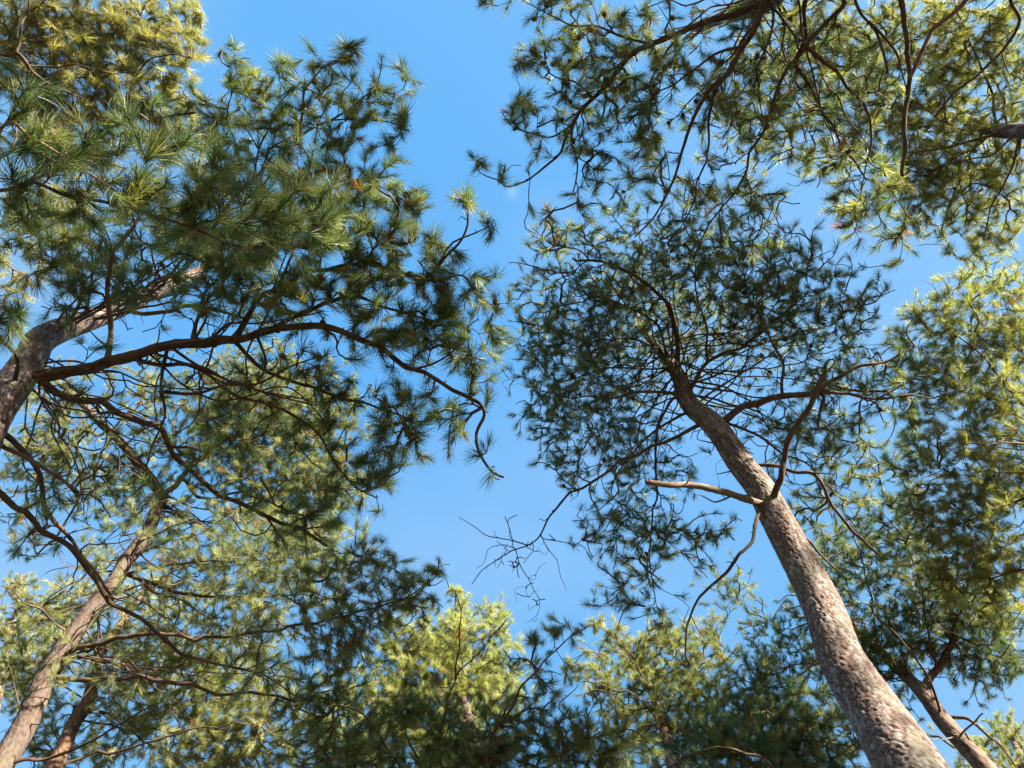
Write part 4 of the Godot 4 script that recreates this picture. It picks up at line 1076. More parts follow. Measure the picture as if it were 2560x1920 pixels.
	clump(t, -3.51, 12.8, -2.72, 0.62, 0.47, 190)
	clump(t, -3.62, 11.9, -4.28, 0.6, 0.45, 218)
	clump(t, -2.51, 12.6, -3.1, 0.48, 0.36, 85)
	clump(t, -2.46, 12.1, -4.15, 0.4, 0.3, 80)
	clump(t, -5.7, 13, -2.92, 0.57, 0.42, 97)
	clump(t, -6.51, 12.6, -3.68, 0.56, 0.42, 76)
	clump(t, -7.73, 14, -3.1, 0.46, 0.35, 78)
	clump(t, -4.15, 10.2, -4.86, 0.63, 0.47, 72, 0.6)
	clump(t, -5.27, 10.4, -4.72, 0.64, 0.48, 74, 0.6)
	clump(t, -5.13, 9.1, -4.97, 0.46, 0.34, 51, 0.5)
	clump(t, -4.3, 8.9, -5.29, 0.45, 0.34, 44, 0.5)
	grow(t)

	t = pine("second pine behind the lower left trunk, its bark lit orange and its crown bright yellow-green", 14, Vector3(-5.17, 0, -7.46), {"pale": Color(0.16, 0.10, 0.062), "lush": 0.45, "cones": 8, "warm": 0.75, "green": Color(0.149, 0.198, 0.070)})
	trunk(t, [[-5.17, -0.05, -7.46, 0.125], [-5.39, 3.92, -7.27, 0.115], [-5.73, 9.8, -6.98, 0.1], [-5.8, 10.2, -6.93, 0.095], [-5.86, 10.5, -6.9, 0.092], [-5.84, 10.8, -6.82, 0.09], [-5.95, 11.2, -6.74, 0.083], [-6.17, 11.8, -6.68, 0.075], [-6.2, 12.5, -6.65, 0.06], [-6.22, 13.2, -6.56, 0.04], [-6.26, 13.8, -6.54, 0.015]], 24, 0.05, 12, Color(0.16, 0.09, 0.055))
	branch(t, 0.021, 0.006, [[-5.61, 9.9, -6.96], [-5.36, 10, -6.99], [-4.95, 10, -6.9], [-4.34, 10, -6.7], [-3.94, 10, -6.58], [-3.25, 10, -6.51]])
	branch(t, 0.021, 0.006, [[-5.91, 11.1, -6.74], [-5.46, 11.1, -6.81], [-4.93, 11.07, -6.87], [-4.24, 11.03, -6.62], [-3.63, 11, -6.38]])
	branch(t, 0.019, 0.006, [[-6.15, 11.7, -6.7], [-5.53, 11.7, -6.7], [-4.81, 11.65, -6.51], [-4.23, 11.6, -6.32]])
	branch(t, 0.017, 0.006, [[-5.83, 10.5, -6.88], [-5.31, 10.5, -6.95], [-4.7, 10.45, -7.27], [-4.07, 10.4, -7.38]])
	branch(t, 0.015, 0.005, [[-5.81, 10.8, -6.74], [-6.23, 10.8, -6.53], [-6.56, 10.7, -6.6]])
	branch(t, 0.008, 0.004, [[-6.14, 11.74, -6.69], [-5.48, 11.45, -6.82], [-4.5, 10.99, -6.35], [-4.01, 10.93, -6.67]])
	branch(t, 0.01, 0.004, [[-6.04, 11.45, -6.72], [-5.95, 11.59, -6.56], [-5.98, 12, -6.57], [-5.86, 11.96, -6.26]])
	branch(t, 0.008, 0.004, [[-6.16, 11.78, -6.69], [-5.52, 11.19, -6.7], [-4.75, 10.72, -6.66], [-4.16, 10.35, -6.75]])
	branch(t, 0.008, 0.004, [[-6.1, 11.6, -6.71], [-5.68, 11.42, -6.54], [-5.74, 11.67, -6.56], [-5.38, 11.56, -6.49]])
	branch(t, 0.01, 0.004, [[-6.14, 11.74, -6.69], [-5.43, 11.29, -6.68], [-4.82, 10.7, -6.57], [-4.28, 10.36, -6.96]])
	branch(t, 0.012, 0.004, [[-5.98, 11.3, -6.73], [-5.26, 11.27, -6.68], [-4.53, 10.84, -6.79], [-3.89, 10.71, -6.64]])
	branch(t, 0.01, 0.004, [[-5.89, 10.74, -6.85], [-5.37, 10.56, -6.84], [-4.72, 10.63, -7.26], [-4.18, 10.46, -7.14]])
	branch(t, 0.012, 0.004, [[-5.89, 10.68, -6.87], [-5.38, 10.78, -7.03], [-4.54, 10.69, -7.25], [-4.18, 10.76, -7.44]])
	branch(t, 0.011, 0.004, [[-5.91, 10.88, -6.82], [-5.67, 10.91, -7.12], [-4.96, 10.84, -7.38], [-4.61, 10.63, -7.59]])
	branch(t, 0.009, 0.004, [[-5.88, 10.62, -6.88], [-5.62, 10.93, -6.89], [-5.42, 11.45, -6.76], [-5.22, 11.83, -6.69]])
	branch(t, 0.01, 0.004, [[-5.93, 11.02, -6.79], [-5.4, 10.94, -7.22], [-4.44, 10.61, -7.19], [-3.96, 10.4, -7.61]])
	branch(t, 0.01, 0.004, [[-5.91, 10.87, -6.82], [-5.13, 10.7, -7.23], [-4.68, 10.6, -7.39], [-4.18, 10.44, -7.77]])
	branch(t, 0.01, 0.004, [[-6.03, 11.41, -6.72], [-5.14, 10.97, -7.09], [-4.84, 10.6, -7.48], [-4.18, 10.4, -7.71]])
	branch(t, 0.011, 0.004, [[-6, 11.33, -6.73], [-5.39, 11.02, -6.66], [-4.31, 10.77, -7.09], [-3.88, 10.52, -7.17]])
	clump(t, -4.44, 11, -6.82, 0.91, 0.45, 393)
	clump(t, -5.42, 11.4, -6.95, 0.67, 0.34, 217)
	clump(t, -6.38, 11.8, -6.45, 0.55, 0.28, 113)
	clump(t, -6.1, 10.2, -7.21, 0.49, 0.24, 100)
	clump(t, -3.84, 10.3, -7.29, 0.55, 0.28, 162)
	clump(t, -3.08, 10.6, -6.67, 0.37, 0.19, 67)
	clump(t, -5.15, 11.6, -6.78, 0.61, 0.31, 180)
	clump(t, -6.86, 11.4, -6.65, 0.53, 0.27, 106)
	clump(t, -3.07, 10.2, -7.21, 0.36, 0.18, 56)
	clump(t, -4.29, 11.2, -6.51, 0.72, 0.36, 276)
	clump(t, -3.98, 10.6, -6.96, 0.69, 0.34, 277)
	clump(t, -5.37, 12, -6.5, 0.7, 0.35, 235)
	clump(t, -3.36, 10.4, -7.09, 0.55, 0.28, 180)
	clump(t, -5.1, 10.7, -7.03, 0.7, 0.35, 206)
	clump(t, -4.28, 10.2, -7.21, 0.55, 0.27, 158)
	clump(t, -3.61, 10.9, -6.6, 0.51, 0.26, 125)
	clump(t, -5.42, 10.3, -7.15, 0.49, 0.24, 76)
	clump(t, -6.31, 10.8, -7.11, 0.45, 0.22, 64)
	clump(t, -6.65, 10.8, -6.82, 0.38, 0.19, 54)
	clump(t, -6.44, 10.2, -7.07, 0.36, 0.18, 35)
	clump(t, -5.89, 13, -6.44, 0.53, 0.27, 120)
	clump(t, -4.78, 12.2, -6.07, 0.42, 0.21, 67)
	clump(t, -5.93, 11.8, -6.76, 0.55, 0.28, 82)
	grow(t)

	t = pine("far bright pine top showing low at the left edge, beside the slender trunk", 15, Vector3(-6.64, 0, -9.86), {"lush": 0.5, "warm": 0.8, "green": Color(0.158, 0.217, 0.079)})
	trunk(t, [[-6.64, -0.05, -9.86, 0.125], [-7.36, 4.8, -9.47, 0.115], [-8.43, 12, -8.88, 0.1], [-9.03, 13.4, -8.56, 0.08], [-9.68, 14.8, -8.35, 0.055], [-10.21, 16, -8.14, 0.025], [-10.64, 16.8, -7.98, 0.007]], 14, 0.1, 10)
	clump(t, -10.42, 16.4, -8.02, 0.25, 0.13, 45)
	clump(t, -9.78, 15.6, -8.12, 0.56, 0.28, 184)
	clump(t, -8.89, 15.2, -8.09, 0.55, 0.27, 159)
	clump(t, -9.57, 14.8, -8.25, 0.53, 0.27, 152)
	clump(t, -8.87, 14.2, -8.35, 0.6, 0.3, 191)
	clump(t, -8.29, 14.4, -8.29, 0.52, 0.26, 115)
	clump(t, -9.16, 13.8, -8.56, 0.59, 0.29, 164)
	clump(t, -8.55, 16.2, -7.4, 0.31, 0.15, 50)
	clump(t, -8.41, 15.4, -7.8, 0.46, 0.23, 101)
	clump(t, -7.73, 15.2, -7.59, 0.36, 0.18, 56)
	grow(t)

	t = pine("sunlit yellow-green pine filling the top left corner, its trunk out of sight", 16, Vector3(-2.59, 0, 0.72), {"gold": Color(0.41, 0.40, 0.22), "lush": 0.35, "cones": 8, "warm": 0.75, "green": Color(0.149, 0.198, 0.070)})
	trunk(t, [[-2.59, -0.05, 0.72, 0.156], [-3.25, 2.88, 0.86, 0.144], [-4.25, 7.2, 1.07, 0.125], [-5.17, 8.6, 1.27, 0.1], [-5.83, 9.8, 1.44, 0.065], [-6.43, 11, 1.63, 0.03], [-6.87, 11.8, 1.74, 0.01]], 20, 0.08, 12)
	branch(t, 0.029, 0.011, [[-5.23, 8.7, 1.27], [-4.92, 8.9, 1.21], [-4.7, 9.2, 1.24], [-4.53, 9.2, 1.22], [-4.42, 9.2, 1.08], [-4.31, 9.2, 0.97], [-4.23, 9.2, 0.92], [-4.04, 9.2, 0.86]])
	branch(t, 0.016, 0.005, [[-4.53, 9.2, 1.22], [-4.55, 9.3, 1.43], [-4.54, 9.35, 1.54], [-4.48, 9.4, 1.64], [-4.39, 9.45, 1.74], [-4.27, 9.5, 1.87]])
	branch(t, 0.009, 0.004, [[-4.45, 9.35, 1.63], [-4.48, 9.38, 1.7], [-4.49, 9.4, 1.81]])
	branch(t, 0.013, 0.004, [[-4.39, 9.2, 1.06], [-4.26, 9.3, 1.13], [-4.13, 9.3, 1.14], [-3.95, 9.3, 1.11], [-3.79, 9.3, 1.11]])
	branch(t, 0.026, 0.006, [[-5.79, 9.7, 1.42], [-5.06, 9.8, 1.44], [-4.61, 9.9, 1.45], [-4.18, 9.92, 1.5], [-3.99, 9.93, 1.55], [-3.76, 9.95, 1.63], [-3.53, 9.97, 1.68], [-3.35, 9.98, 1.67], [-3.11, 10, 1.73]], Color(0.1, 0.075, 0.055))
	branch(t, 0.019, 0.005, [[-5.46, 9.1, 1.34], [-4.99, 9.6, 1.03], [-4.45, 9.6, 1.05], [-4.02, 9.6, 1.1], [-3.66, 9.6, 1.12], [-3.43, 9.6, 1.08], [-3.16, 9.6, 1]])
	branch(t, 0.01, 0.004, [[-3.52, 9.95, 1.68], [-3.41, 9.93, 1.59], [-3.22, 9.92, 1.5], [-3.14, 9.9, 1.59]])
	branch(t, 0.01, 0.004, [[-3.63, 9.6, 1.11], [-3.48, 9.6, 1.24], [-3.3, 9.6, 1.28], [-3.12, 9.6, 1.24]])
	clump(t, -4.47, 9.6, 1.24, 0.49, 0.2, 142)
	clump(t, -3.99, 9.9, 1.59, 0.46, 0.18, 112)
	clump(t, -4.97, 9.9, 1.8, 0.32, 0.13, 54)
	clump(t, -3.86, 9.5, 0.68, 0.45, 0.18, 107)
	clump(t, -3.28, 9.8, 1.36, 0.23, 0.09, 28)
	clump(t, -4.42, 9.4, 0.75, 0.4, 0.16, 75)
	clump(t, -3.67, 10, 1.61, 0.28, 0.11, 37)
	clump(t, -4.35, 9.8, 1.57, 0.59, 0.24, 226)
	clump(t, -4.8, 9.7, 1.55, 0.4, 0.16, 106)
	clump(t, -4.66, 9.5, 1.06, 0.36, 0.14, 67)
	clump(t, -3.88, 9.8, 1.36, 0.5, 0.2, 164)
	clump(t, -3.39, 9.7, 1.25, 0.32, 0.13, 65)
	clump(t, -3.52, 10, 1.69, 0.28, 0.11, 41)
	clump(t, -3.19, 10, 1.69, 0.13, 0.05, 16, 0)
	clump(t, -3.15, 9.9, 1.52, 0.11, 0.04, 12, 0)
	clump(t, -3.31, 10.1, 1.84, 0.09, 0.04, 7, 0)
	clump(t, -3.65, 9.6, 0.94, 0.45, 0.18, 132)
	clump(t, -4.15, 9.5, 0.89, 0.45, 0.18, 117)
	clump(t, -3.29, 9.6, 0.94, 0.23, 0.09, 30)
	clump(t, -3.52, 9.5, 0.5, 0.32, 0.13, 47)
	clump(t, -4.07, 10, 1.78, 0.28, 0.11, 27)
	clump(t, -4.56, 9.8, 1.73, 0.36, 0.14, 69)
	clump(t, -4.76, 9.4, 0.58, 0.4, 0.16, 66)
	clump(t, -4.07, 9.4, 0.41, 0.4, 0.16, 67)
	clump(t, -3.18, 9.5, 0.68, 0.23, 0.09, 21)
	clump(t, -5.41, 10, -0.9, 0.4, 0.16, 57)
	clump(t, -4.62, 9.6, -0.16, 0.42, 0.17, 63)
	grow(t)

	t = pine("broad pine overhead at the top edge, its long dark branches hanging down into the sky", 17, Vector3(0.64, 0, 2.37), {"lush": 0.25, "cones": 90, "warm": 0.42, "twig": 0.0048})
	trunk(t, [[0.64, -0.05, 2.37, 0.2], [0.95, 2.32, 2.23, 0.184], [1.41, 5.8, 2.04, 0.16], [1.71, 6.6, 1.91, 0.15], [1.97, 7.4, 1.77, 0.135], [2.11, 8.1, 1.64, 0.12], [2.18, 8.8, 1.6, 0.1], [2.13, 9.4, 1.63, 0.08], [2.09, 9.9, 1.68, 0.06], [1.97, 10.6, 1.67, 0.03], [1.95, 11.2, 1.69, 0.01]], 40, 0.03, 18)
	branch(t, 0.036, 0.018, [[2.07, 7.8, 1.68], [1.94, 8.2, 1.43], [1.69, 8.4, 1.38], [1.21, 8.38, 1.21], [0.96, 8.35, 1.07], [0.78, 8.32, 0.86], [0.59, 8.3, 0.67]])
	branch(t, 0.015, 0.005, [[0.59, 8.3, 0.67], [0.51, 8.28, 0.52], [0.51, 8.25, 0.36], [0.54, 8.22, 0.2], [0.5, 8.2, -0.02]])
	branch(t, 0.013, 0.004, [[0.53, 8.3, 0.56], [0.44, 8.29, 0.39], [0.21, 8.27, 0.2], [0.07, 8.26, 0.09], [0, 8.24, 0.04], [-0.14, 8.23, 0.11], [-0.26, 8.21, 0.18], [-0.3, 8.2, 0.25]])
	branch(t, 0.01, 0.004, [[0.49, 8.3, 0.57], [0.36, 8.3, 0.46], [0.17, 8.3, 0.48], [-0.02, 8.3, 0.54], [-0.08, 8.3, 0.63]])
	branch(t, 0.01, 0.004, [[0.7, 8.32, 0.77], [0.51, 8.34, 0.87], [0.32, 8.36, 0.94], [0.17, 8.38, 1.12], [0.13, 8.4, 1.14]])
	branch(t, 0.014, 0.004, [[1.08, 8.38, 1.16], [0.92, 8.4, 1.23], [0.7, 8.43, 1.31], [0.47, 8.45, 1.34], [0.24, 8.48, 1.45], [0.13, 8.5, 1.53]])
	branch(t, 0.026, 0.006, [[2.04, 8, 1.67], [1.95, 8.02, 1.52], [1.91, 8.04, 1.4], [1.89, 8.06, 1.28], [1.82, 8.08, 1.13], [1.67, 8.1, 0.89], [1.53, 8.12, 0.67], [1.39, 8.14, 0.38], [1.33, 8.16, 0.08], [1.24, 8.18, -0.13], [1.06, 8.2, -0.36]])
	branch(t, 0.015, 0.004, [[1.7, 8.2, 0.9], [1.67, 8.18, 0.86], [1.6, 8.17, 0.54], [1.56, 8.15, 0.24], [1.49, 8.13, -0.07], [1.42, 8.12, -0.19], [1.29, 8.1, -0.43]])
	branch(t, 0.026, 0.005, [[1.94, 7.3, 1.82], [2.35, 7.8, 1.56], [2.56, 8.1, 1.44], [2.31, 8.1, 1.12], [2.18, 8.1, 0.96], [2.1, 8.1, 0.74], [2, 8.1, 0.45], [1.93, 8.1, 0.25], [1.79, 8.1, -0.07], [1.59, 8.1, -0.34], [1.43, 8.1, -0.52]])
	branch(t, 0.022, 0.005, [[1.97, 7.4, 1.77], [2.17, 7.8, 1.56], [2.28, 8.1, 1.44], [2.28, 8.1, 1.17], [2.25, 8.1, 1], [2.38, 8.1, 0.81], [2.52, 8.1, 0.57], [2.63, 8.1, 0.38], [2.91, 8.1, 0.11], [3.14, 8.1, -0.02], [3.26, 8.1, -0.21]])
	branch(t, 0.019, 0.004, [[2.28, 8.1, 1.13], [2.51, 8.1, 0.94], [2.69, 8.1, 0.77], [2.81, 8.1, 0.65], [2.89, 8.1, 0.42], [2.88, 8.1, 0.11], [2.86, 8.1, -0.06]])
	branch(t, 0.021, 0.006, [[2.11, 8.1, 1.64], [2.04, 8.3, 1.46], [2.17, 8.27, 1.31], [2.26, 8.23, 1.18], [2.28, 8.2, 1.02]])
	branch(t, 0.029, 0.014, [[1.8, 6.9, 1.85], [2.41, 7.4, 1.6], [2.86, 7.8, 1.37], [2.9, 7.77, 1.21], [2.96, 7.73, 1.01], [2.96, 7.7, 0.77], [2.94, 7.67, 0.55], [2.94, 7.63, 0.27], [2.92, 7.6, 0.1]])
	branch(t, 0.029, 0.014, [[1.73, 6.6, 1.91], [2.6, 7.1, 1.63], [3.26, 7.6, 1.33], [3.07, 7.6, 1.11], [2.93, 7.6, 0.92], [2.88, 7.6, 0.83]], Color(0.17, 0.085, 0.055))
	branch(t, 0.019, 0.009, [[1.88, 7.1, 1.81], [2.31, 7.6, 1.51], [2.51, 7.8, 1.37], [2.64, 7.77, 1.19], [2.74, 7.73, 0.99], [2.77, 7.7, 0.84]])
	branch(t, 0.014, 0.005, [[2.64, 7.75, 1.18], [2.84, 7.73, 1.01], [2.92, 7.72, 0.85], [2.95, 7.7, 0.72]])
	branch(t, 0.026, 0.007, [[1.7, 6.5, 1.94], [2.83, 7.1, 1.65], [3.57, 7.6, 1.33], [3.68, 7.62, 1.18], [3.61, 7.64, 1.03], [3.48, 7.66, 0.88], [3.32, 7.68, 0.72], [3.18, 7.7, 0.56]])
	branch(t, 0.012, 0.004, [[2.06, 8.05, 1.66], [1.7, 8.4, 1.58], [1.42, 8.47, 1.45], [1.28, 8.53, 1.54], [1.06, 8.6, 1.45]])
	branch(t, 0.012, 0.004, [[1.38, 8.4, 1.28], [1.23, 8.37, 1.05], [1.16, 8.33, 0.79], [1.2, 8.3, 0.57]])
	branch(t, 0.014, 0.004, [[1.89, 8.2, 1.18], [1.71, 8.2, 1.09], [1.46, 8.2, 0.95], [1.21, 8.2, 0.78], [0.99, 8.2, 0.57]])
	branch(t, 0.01, 0.004, [[2.14, 9.29, 1.63], [2.32, 8.79, 1.14], [2.67, 8.33, 0.49], [2.9, 7.89, 0.16]])
	branch(t, 0.01, 0.004, [[2.17, 8.74, 1.6], [1.88, 8.72, 1.54], [1.42, 8.5, 1.34], [1.27, 8.53, 1.3]])
	branch(t, 0.012, 0.004, [[2.17, 8.66, 1.61], [2.53, 8.72, 1.21], [2.68, 8.12, 0.61], [2.97, 8.22, 0.31]])
	branch(t, 0.01, 0.004, [[2.06, 7.81, 1.73], [1.79, 7.98, 1.56], [1.56, 8.13, 1.28], [1.36, 8.42, 1.17]])
	branch(t, 0.013, 0.004, [[2.17, 8.96, 1.61], [1.98, 8.69, 1.28], [1.77, 8.69, 0.77], [1.56, 8.36, 0.47]])
	branch(t, 0.012, 0.004, [[2.15, 9.17, 1.62], [2.23, 8.88, 1.22], [2.42, 8.47, 0.7], [2.39, 8.17, 0.38]])
	branch(t, 0.011, 0.004, [[2.1, 8.04, 1.66], [2.29, 8.09, 1.14], [2.62, 8.31, 0.49], [2.88, 8.28, 0.06]])
	branch(t, 0.015, 0.004, [[2.16, 8.61, 1.61], [2.08, 8.36, 1.25], [2.01, 8.25, 1.04], [1.99, 8.15, 0.56]])
	branch(t, 0.015, 0.004, [[2.16, 8.53, 1.62], [2.18, 8.37, 1.38], [2.24, 8.42, 1.09], [2.33, 8.3, 0.82]])
	branch(t, 0.01, 0.004, [[2.16, 9.03, 1.61], [1.89, 9, 1.43], [1.47, 8.64, 1.26], [1.37, 8.79, 0.98]])
	branch(t, 0.014, 0.004, [[2.14, 9.26, 1.62], [1.61, 9.11, 1.44], [1.21, 8.88, 1.25], [0.85, 8.69, 1.09]])
	branch(t, 0.009, 0.004, [[2.16, 9.1, 1.61], [2.5, 8.83, 1.07], [2.81, 8.43, 0.51], [3.16, 8.38, -0.01]])
	branch(t, 0.012, 0.004, [[2.15, 8.42, 1.62], [1.59, 8.17, 1.4], [0.97, 8.11, 1.07], [0.64, 8.18, 1.03]])
	branch(t, 0.011, 0.004, [[2.18, 8.81, 1.6], [1.97, 8.62, 1.29], [1.87, 8.53, 1.14], [1.84, 8.56, 0.81]])
	branch(t, 0.013, 0.004, [[2.13, 8.3, 1.63], [1.91, 8.31, 1.29], [1.58, 8.39, 0.82], [1.29, 8.27, 0.59]])
	branch(t, 0.013, 0.004, [[2.15, 9.25, 1.62], [1.99, 9.04, 1.33], [1.91, 8.73, 0.84], [1.72, 8.57, 0.57]])
	clump(t, 1.68, 8.2, 0.42, 0.53, 0.4, 40, 1.0)
	clump(t, 2.22, 8.2, 0.78, 0.52, 0.39, 39, 1.0)
	clump(t, 0.94, 8.3, 0.43, 0.46, 0.35, 26, 1.0)
	clump(t, 2.78, 8.1, 0.42, 0.45, 0.34, 29, 1.0)
	clump(t, 0.51, 8.4, 0.87, 0.38, 0.29, 79)
	clump(t, 0.21, 8.5, 1.18, 0.19, 0.14, 22)
	clump(t, 0.11, 8.4, 1.02, 0.15, 0.11, 13)
	clump(t, -0, 8.3, 0.63, 0.17, 0.13, 16, 0)
	clump(t, -0.1, 8.3, 0.65, 0.11, 0.09, 7, 0)
	clump(t, 0.55, 8.3, 0.46, 0.31, 0.23, 40)
	clump(t, 0.21, 8.3, 0.39, 0.17, 0.13, 10)
	clump(t, -0.27, 8.2, 0.24, 0.1, 0.07, 5, 0)
	clump(t, -0.02, 8.2, 0.09, 0.15, 0.12, 9)
	clump(t, 0.9, 8.4, 0.84, 0.38, 0.29, 86)
	clump(t, 1.13, 8.5, 1.14, 0.42, 0.32, 97)
	clump(t, 0.71, 8.5, 1.25, 0.35, 0.26, 57)
	clump(t, 1.44, 8.4, 0.73, 0.46, 0.35, 115)
	clump(t, 1.25, 8.3, 0.39, 0.35, 0.26, 51)
	clump(t, 0.79, 8.3, 0.28, 0.27, 0.2, 27)
	clump(t, 0.94, 8.2, -0.06, 0.27, 0.2, 19)
	clump(t, 0.52, 8.2, -0.06, 0.23, 0.17, 12)
	clump(t, 0.29, 8.2, -0.32, 0.23, 0.18, 10)
	clump(t, 0.36, 8.55, 1.47, 0.23, 0.17, 29)
	clump(t, -0.22, 8.6, 1.59, 0.09, 0.07, 6)
	clump(t, 0.02, 8.6, 1.58, 0.08, 0.06, 5)
	clump(t, 1.9, 8.4, 0.87, 0.42, 0.32, 85)
	clump(t, 1.8, 8.2, 0.35, 0.38, 0.28, 54)
	clump(t, 1.64, 8.2, -0.06, 0.31, 0.23, 35)
	clump(t, 2.06, 8.1, -0.02, 0.3, 0.23, 29)
	clump(t, 2.27, 8.3, 0.61, 0.42, 0.32, 75)
	clump(t, 2.21, 8.5, 1.25, 0.42, 0.32, 86)
	clump(t, 2.64, 8.2, 0.31, 0.3, 0.23, 39)
	clump(t, 2.7, 8.3, 0.86, 0.42, 0.31, 74)
	clump(t, 3.01, 8.1, -0.02, 0.3, 0.23, 44)
	clump(t, 2.85, 8.1, -0.24, 0.23, 0.17, 22)
	clump(t, 2.51, 8.5, 1.32, 0.31, 0.23, 40)
	clump(t, 2.05, 8.1, -0.32, 0.19, 0.14, 10)
	clump(t, 2.21, 8.1, -0.39, 0.12, 0.09, 4)
	clump(t, 3.25, 8.1, -0.39, 0.19, 0.14, 12)
	clump(t, 2.6, 8.1, -0.06, 0.15, 0.11, 10)
	grow(t)

	t = pine("pine with a pale trunk end pointing in from the upper right edge, amid sunlit needles", 18, Vector3(4.64, 0, 0.07), {"lush": 0.35, "cones": 20, "warm": 0.8, "green": Color(0.139, 0.198, 0.076)})
	trunk(t, [[4.64, -0.05, 0.07, 0.125], [4.8, 3.44, 0.22, 0.115], [5.04, 8.6, 0.45, 0.1], [5.2, 9.8, 0.6, 0.083], [5.34, 10.6, 0.67, 0.072], [5.46, 11.3, 0.83, 0.06], [5.54, 11.9, 0.95, 0.045], [5.63, 12.8, 1.11, 0.015]], 32, 0.04, 16)
	branch(t, 0.021, 0.006, [[5.29, 10.2, 0.63], [5, 10.2, 0.55], [4.67, 10.2, 0.45], [4.38, 10.2, 0.41], [4.11, 10.2, 0.17]])
	branch(t, 0.021, 0.006, [[5.39, 10.9, 0.72], [5.28, 10.8, 0.38], [5.07, 10.7, -0.03], [4.96, 10.6, -0.44], [5.06, 10.5, -0.75]])
	branch(t, 0.019, 0.005, [[5.5, 11.6, 0.88], [5.01, 11.4, 0.73], [4.51, 11.3, 0.78], [4.09, 11.2, 0.67]])
	branch(t, 0.021, 0.005, [[5.38, 10.6, 0.67], [5.38, 10.8, 1.08], [5.21, 10.87, 1.48], [5.04, 10.93, 1.83], [4.94, 11, 2.08]])
	branch(t, 0.017, 0.005, [[5.2, 9.9, 0.6], [5.27, 10, 0.26], [5.13, 10, -0.12], [5.09, 10, -0.51]])
	branch(t, 0.015, 0.005, [[5.45, 11.3, 0.84], [5.12, 11.3, 1.2], [4.76, 11.3, 1.45], [4.41, 11.3, 1.65]])
	branch(t, 0.009, 0.004, [[5.38, 10.79, 0.71], [5.26, 10.65, 0.29], [5.02, 10.54, 0.26], [5.12, 10.52, -0.11]])
	branch(t, 0.009, 0.004, [[5.39, 10.86, 0.73], [5.44, 10.78, 0.42], [5.42, 10.79, 0.2], [5.32, 10.79, -0.02]])
	branch(t, 0.014, 0.004, [[5.51, 11.61, 0.89], [5.28, 11.22, 1.27], [5.38, 11.11, 1.57], [5.54, 11.07, 1.54]])
	branch(t, 0.012, 0.004, [[5.48, 11.4, 0.85], [5.29, 11.47, 1.03], [5.12, 11.16, 0.93], [4.93, 11.16, 1.32]])
	branch(t, 0.011, 0.004, [[5.46, 11.26, 0.82], [5.1, 11.02, 0.49], [4.74, 10.73, 0.13], [4.53, 10.44, 0.09]])
	branch(t, 0.012, 0.004, [[5.47, 11.32, 0.83], [5.31, 11.16, 0.56], [5.14, 10.92, 0.29], [4.92, 10.66, -0.08]])
	branch(t, 0.009, 0.004, [[5.47, 11.33, 0.84], [5.08, 11.08, 0.6], [5.1, 10.83, 0.21], [4.54, 10.57, -0.2]])
	branch(t, 0.012, 0.004, [[5.48, 11.43, 0.86], [5.63, 11.3, 1.04], [5.76, 11.4, 1.42], [5.79, 11.28, 1.72]])
	branch(t, 0.011, 0.004, [[5.2, 9.82, 0.6], [5.27, 9.93, 0.38], [5.35, 10.42, 0.39], [5.29, 10.47, 0.17]])
	branch(t, 0.009, 0.004, [[5.48, 11.4, 0.85], [5.27, 10.92, 0.6], [5.1, 10.62, 0.24], [4.98, 10.5, -0.01]])
	branch(t, 0.01, 0.004, [[5.3, 10.36, 0.65], [5.05, 10.66, 0.68], [4.48, 10.45, 0.86], [4.25, 10.88, 0.94]])
	branch(t, 0.014, 0.004, [[5.27, 10.13, 0.63], [5.35, 10.48, 0.97], [5.41, 10.86, 1.3], [5.59, 11.15, 1.81]])
	branch(t, 0.012, 0.004, [[5.33, 10.52, 0.67], [4.98, 10.43, 0.41], [4.72, 10.39, 0.28], [4.29, 10.53, 0.05]])
	branch(t, 0.012, 0.004, [[5.23, 9.97, 0.61], [5.03, 10.1, 0.39], [4.67, 10.42, 0.23], [4.55, 10.51, 0.03]])
	clump(t, 3.31, 11.5, 1.43, 0.61, 0.31, 140)
	clump(t, 3.84, 11.5, 1.69, 0.61, 0.3, 157)
	clump(t, 4.55, 11.3, 1.85, 0.59, 0.3, 168)
	clump(t, 5.09, 11, 1.8, 0.52, 0.26, 130)
	clump(t, 5.29, 10.4, 0.42, 0.46, 0.23, 89)
	clump(t, 4.9, 11, 0.86, 0.59, 0.29, 166)
	clump(t, 4.22, 11.2, 0.98, 0.55, 0.27, 127)
	clump(t, 3.02, 11.5, 0.85, 0.45, 0.23, 65)
	clump(t, 4.68, 10.7, 0.13, 0.48, 0.24, 96)
	clump(t, 5.15, 11, 1.36, 0.69, 0.34, 251)
	clump(t, 5.33, 10.8, 1.76, 0.56, 0.28, 151)
	clump(t, 4.63, 11.2, 1.23, 0.54, 0.27, 141)
	clump(t, 4.46, 10.9, 0.49, 0.59, 0.29, 184)
	clump(t, 4.99, 10.7, 0.18, 0.58, 0.29, 197)
	clump(t, 5.35, 10.4, 0.07, 0.51, 0.26, 140)
	clump(t, 4.11, 11.1, 0.61, 0.44, 0.22, 91)
	clump(t, 4.61, 10.6, -0.18, 0.42, 0.21, 95)
	clump(t, 5.12, 10.5, -0.43, 0.32, 0.16, 53)
	clump(t, 5.32, 10.2, -0.52, 0.25, 0.13, 34)
	clump(t, 5.26, 10.4, -0.74, 0.21, 0.1, 16)
	clump(t, 5.5, 10.5, 0.81, 0.46, 0.23, 89)
	clump(t, 4.2, 11.3, 1.6, 0.43, 0.22, 70)
	clump(t, 5.55, 10.7, 1.31, 0.36, 0.18, 55)
	clump(t, 3.9, 10.8, -0.18, 0.27, 0.13, 27)
	clump(t, 3.73, 11.4, 1.26, 0.5, 0.25, 92)
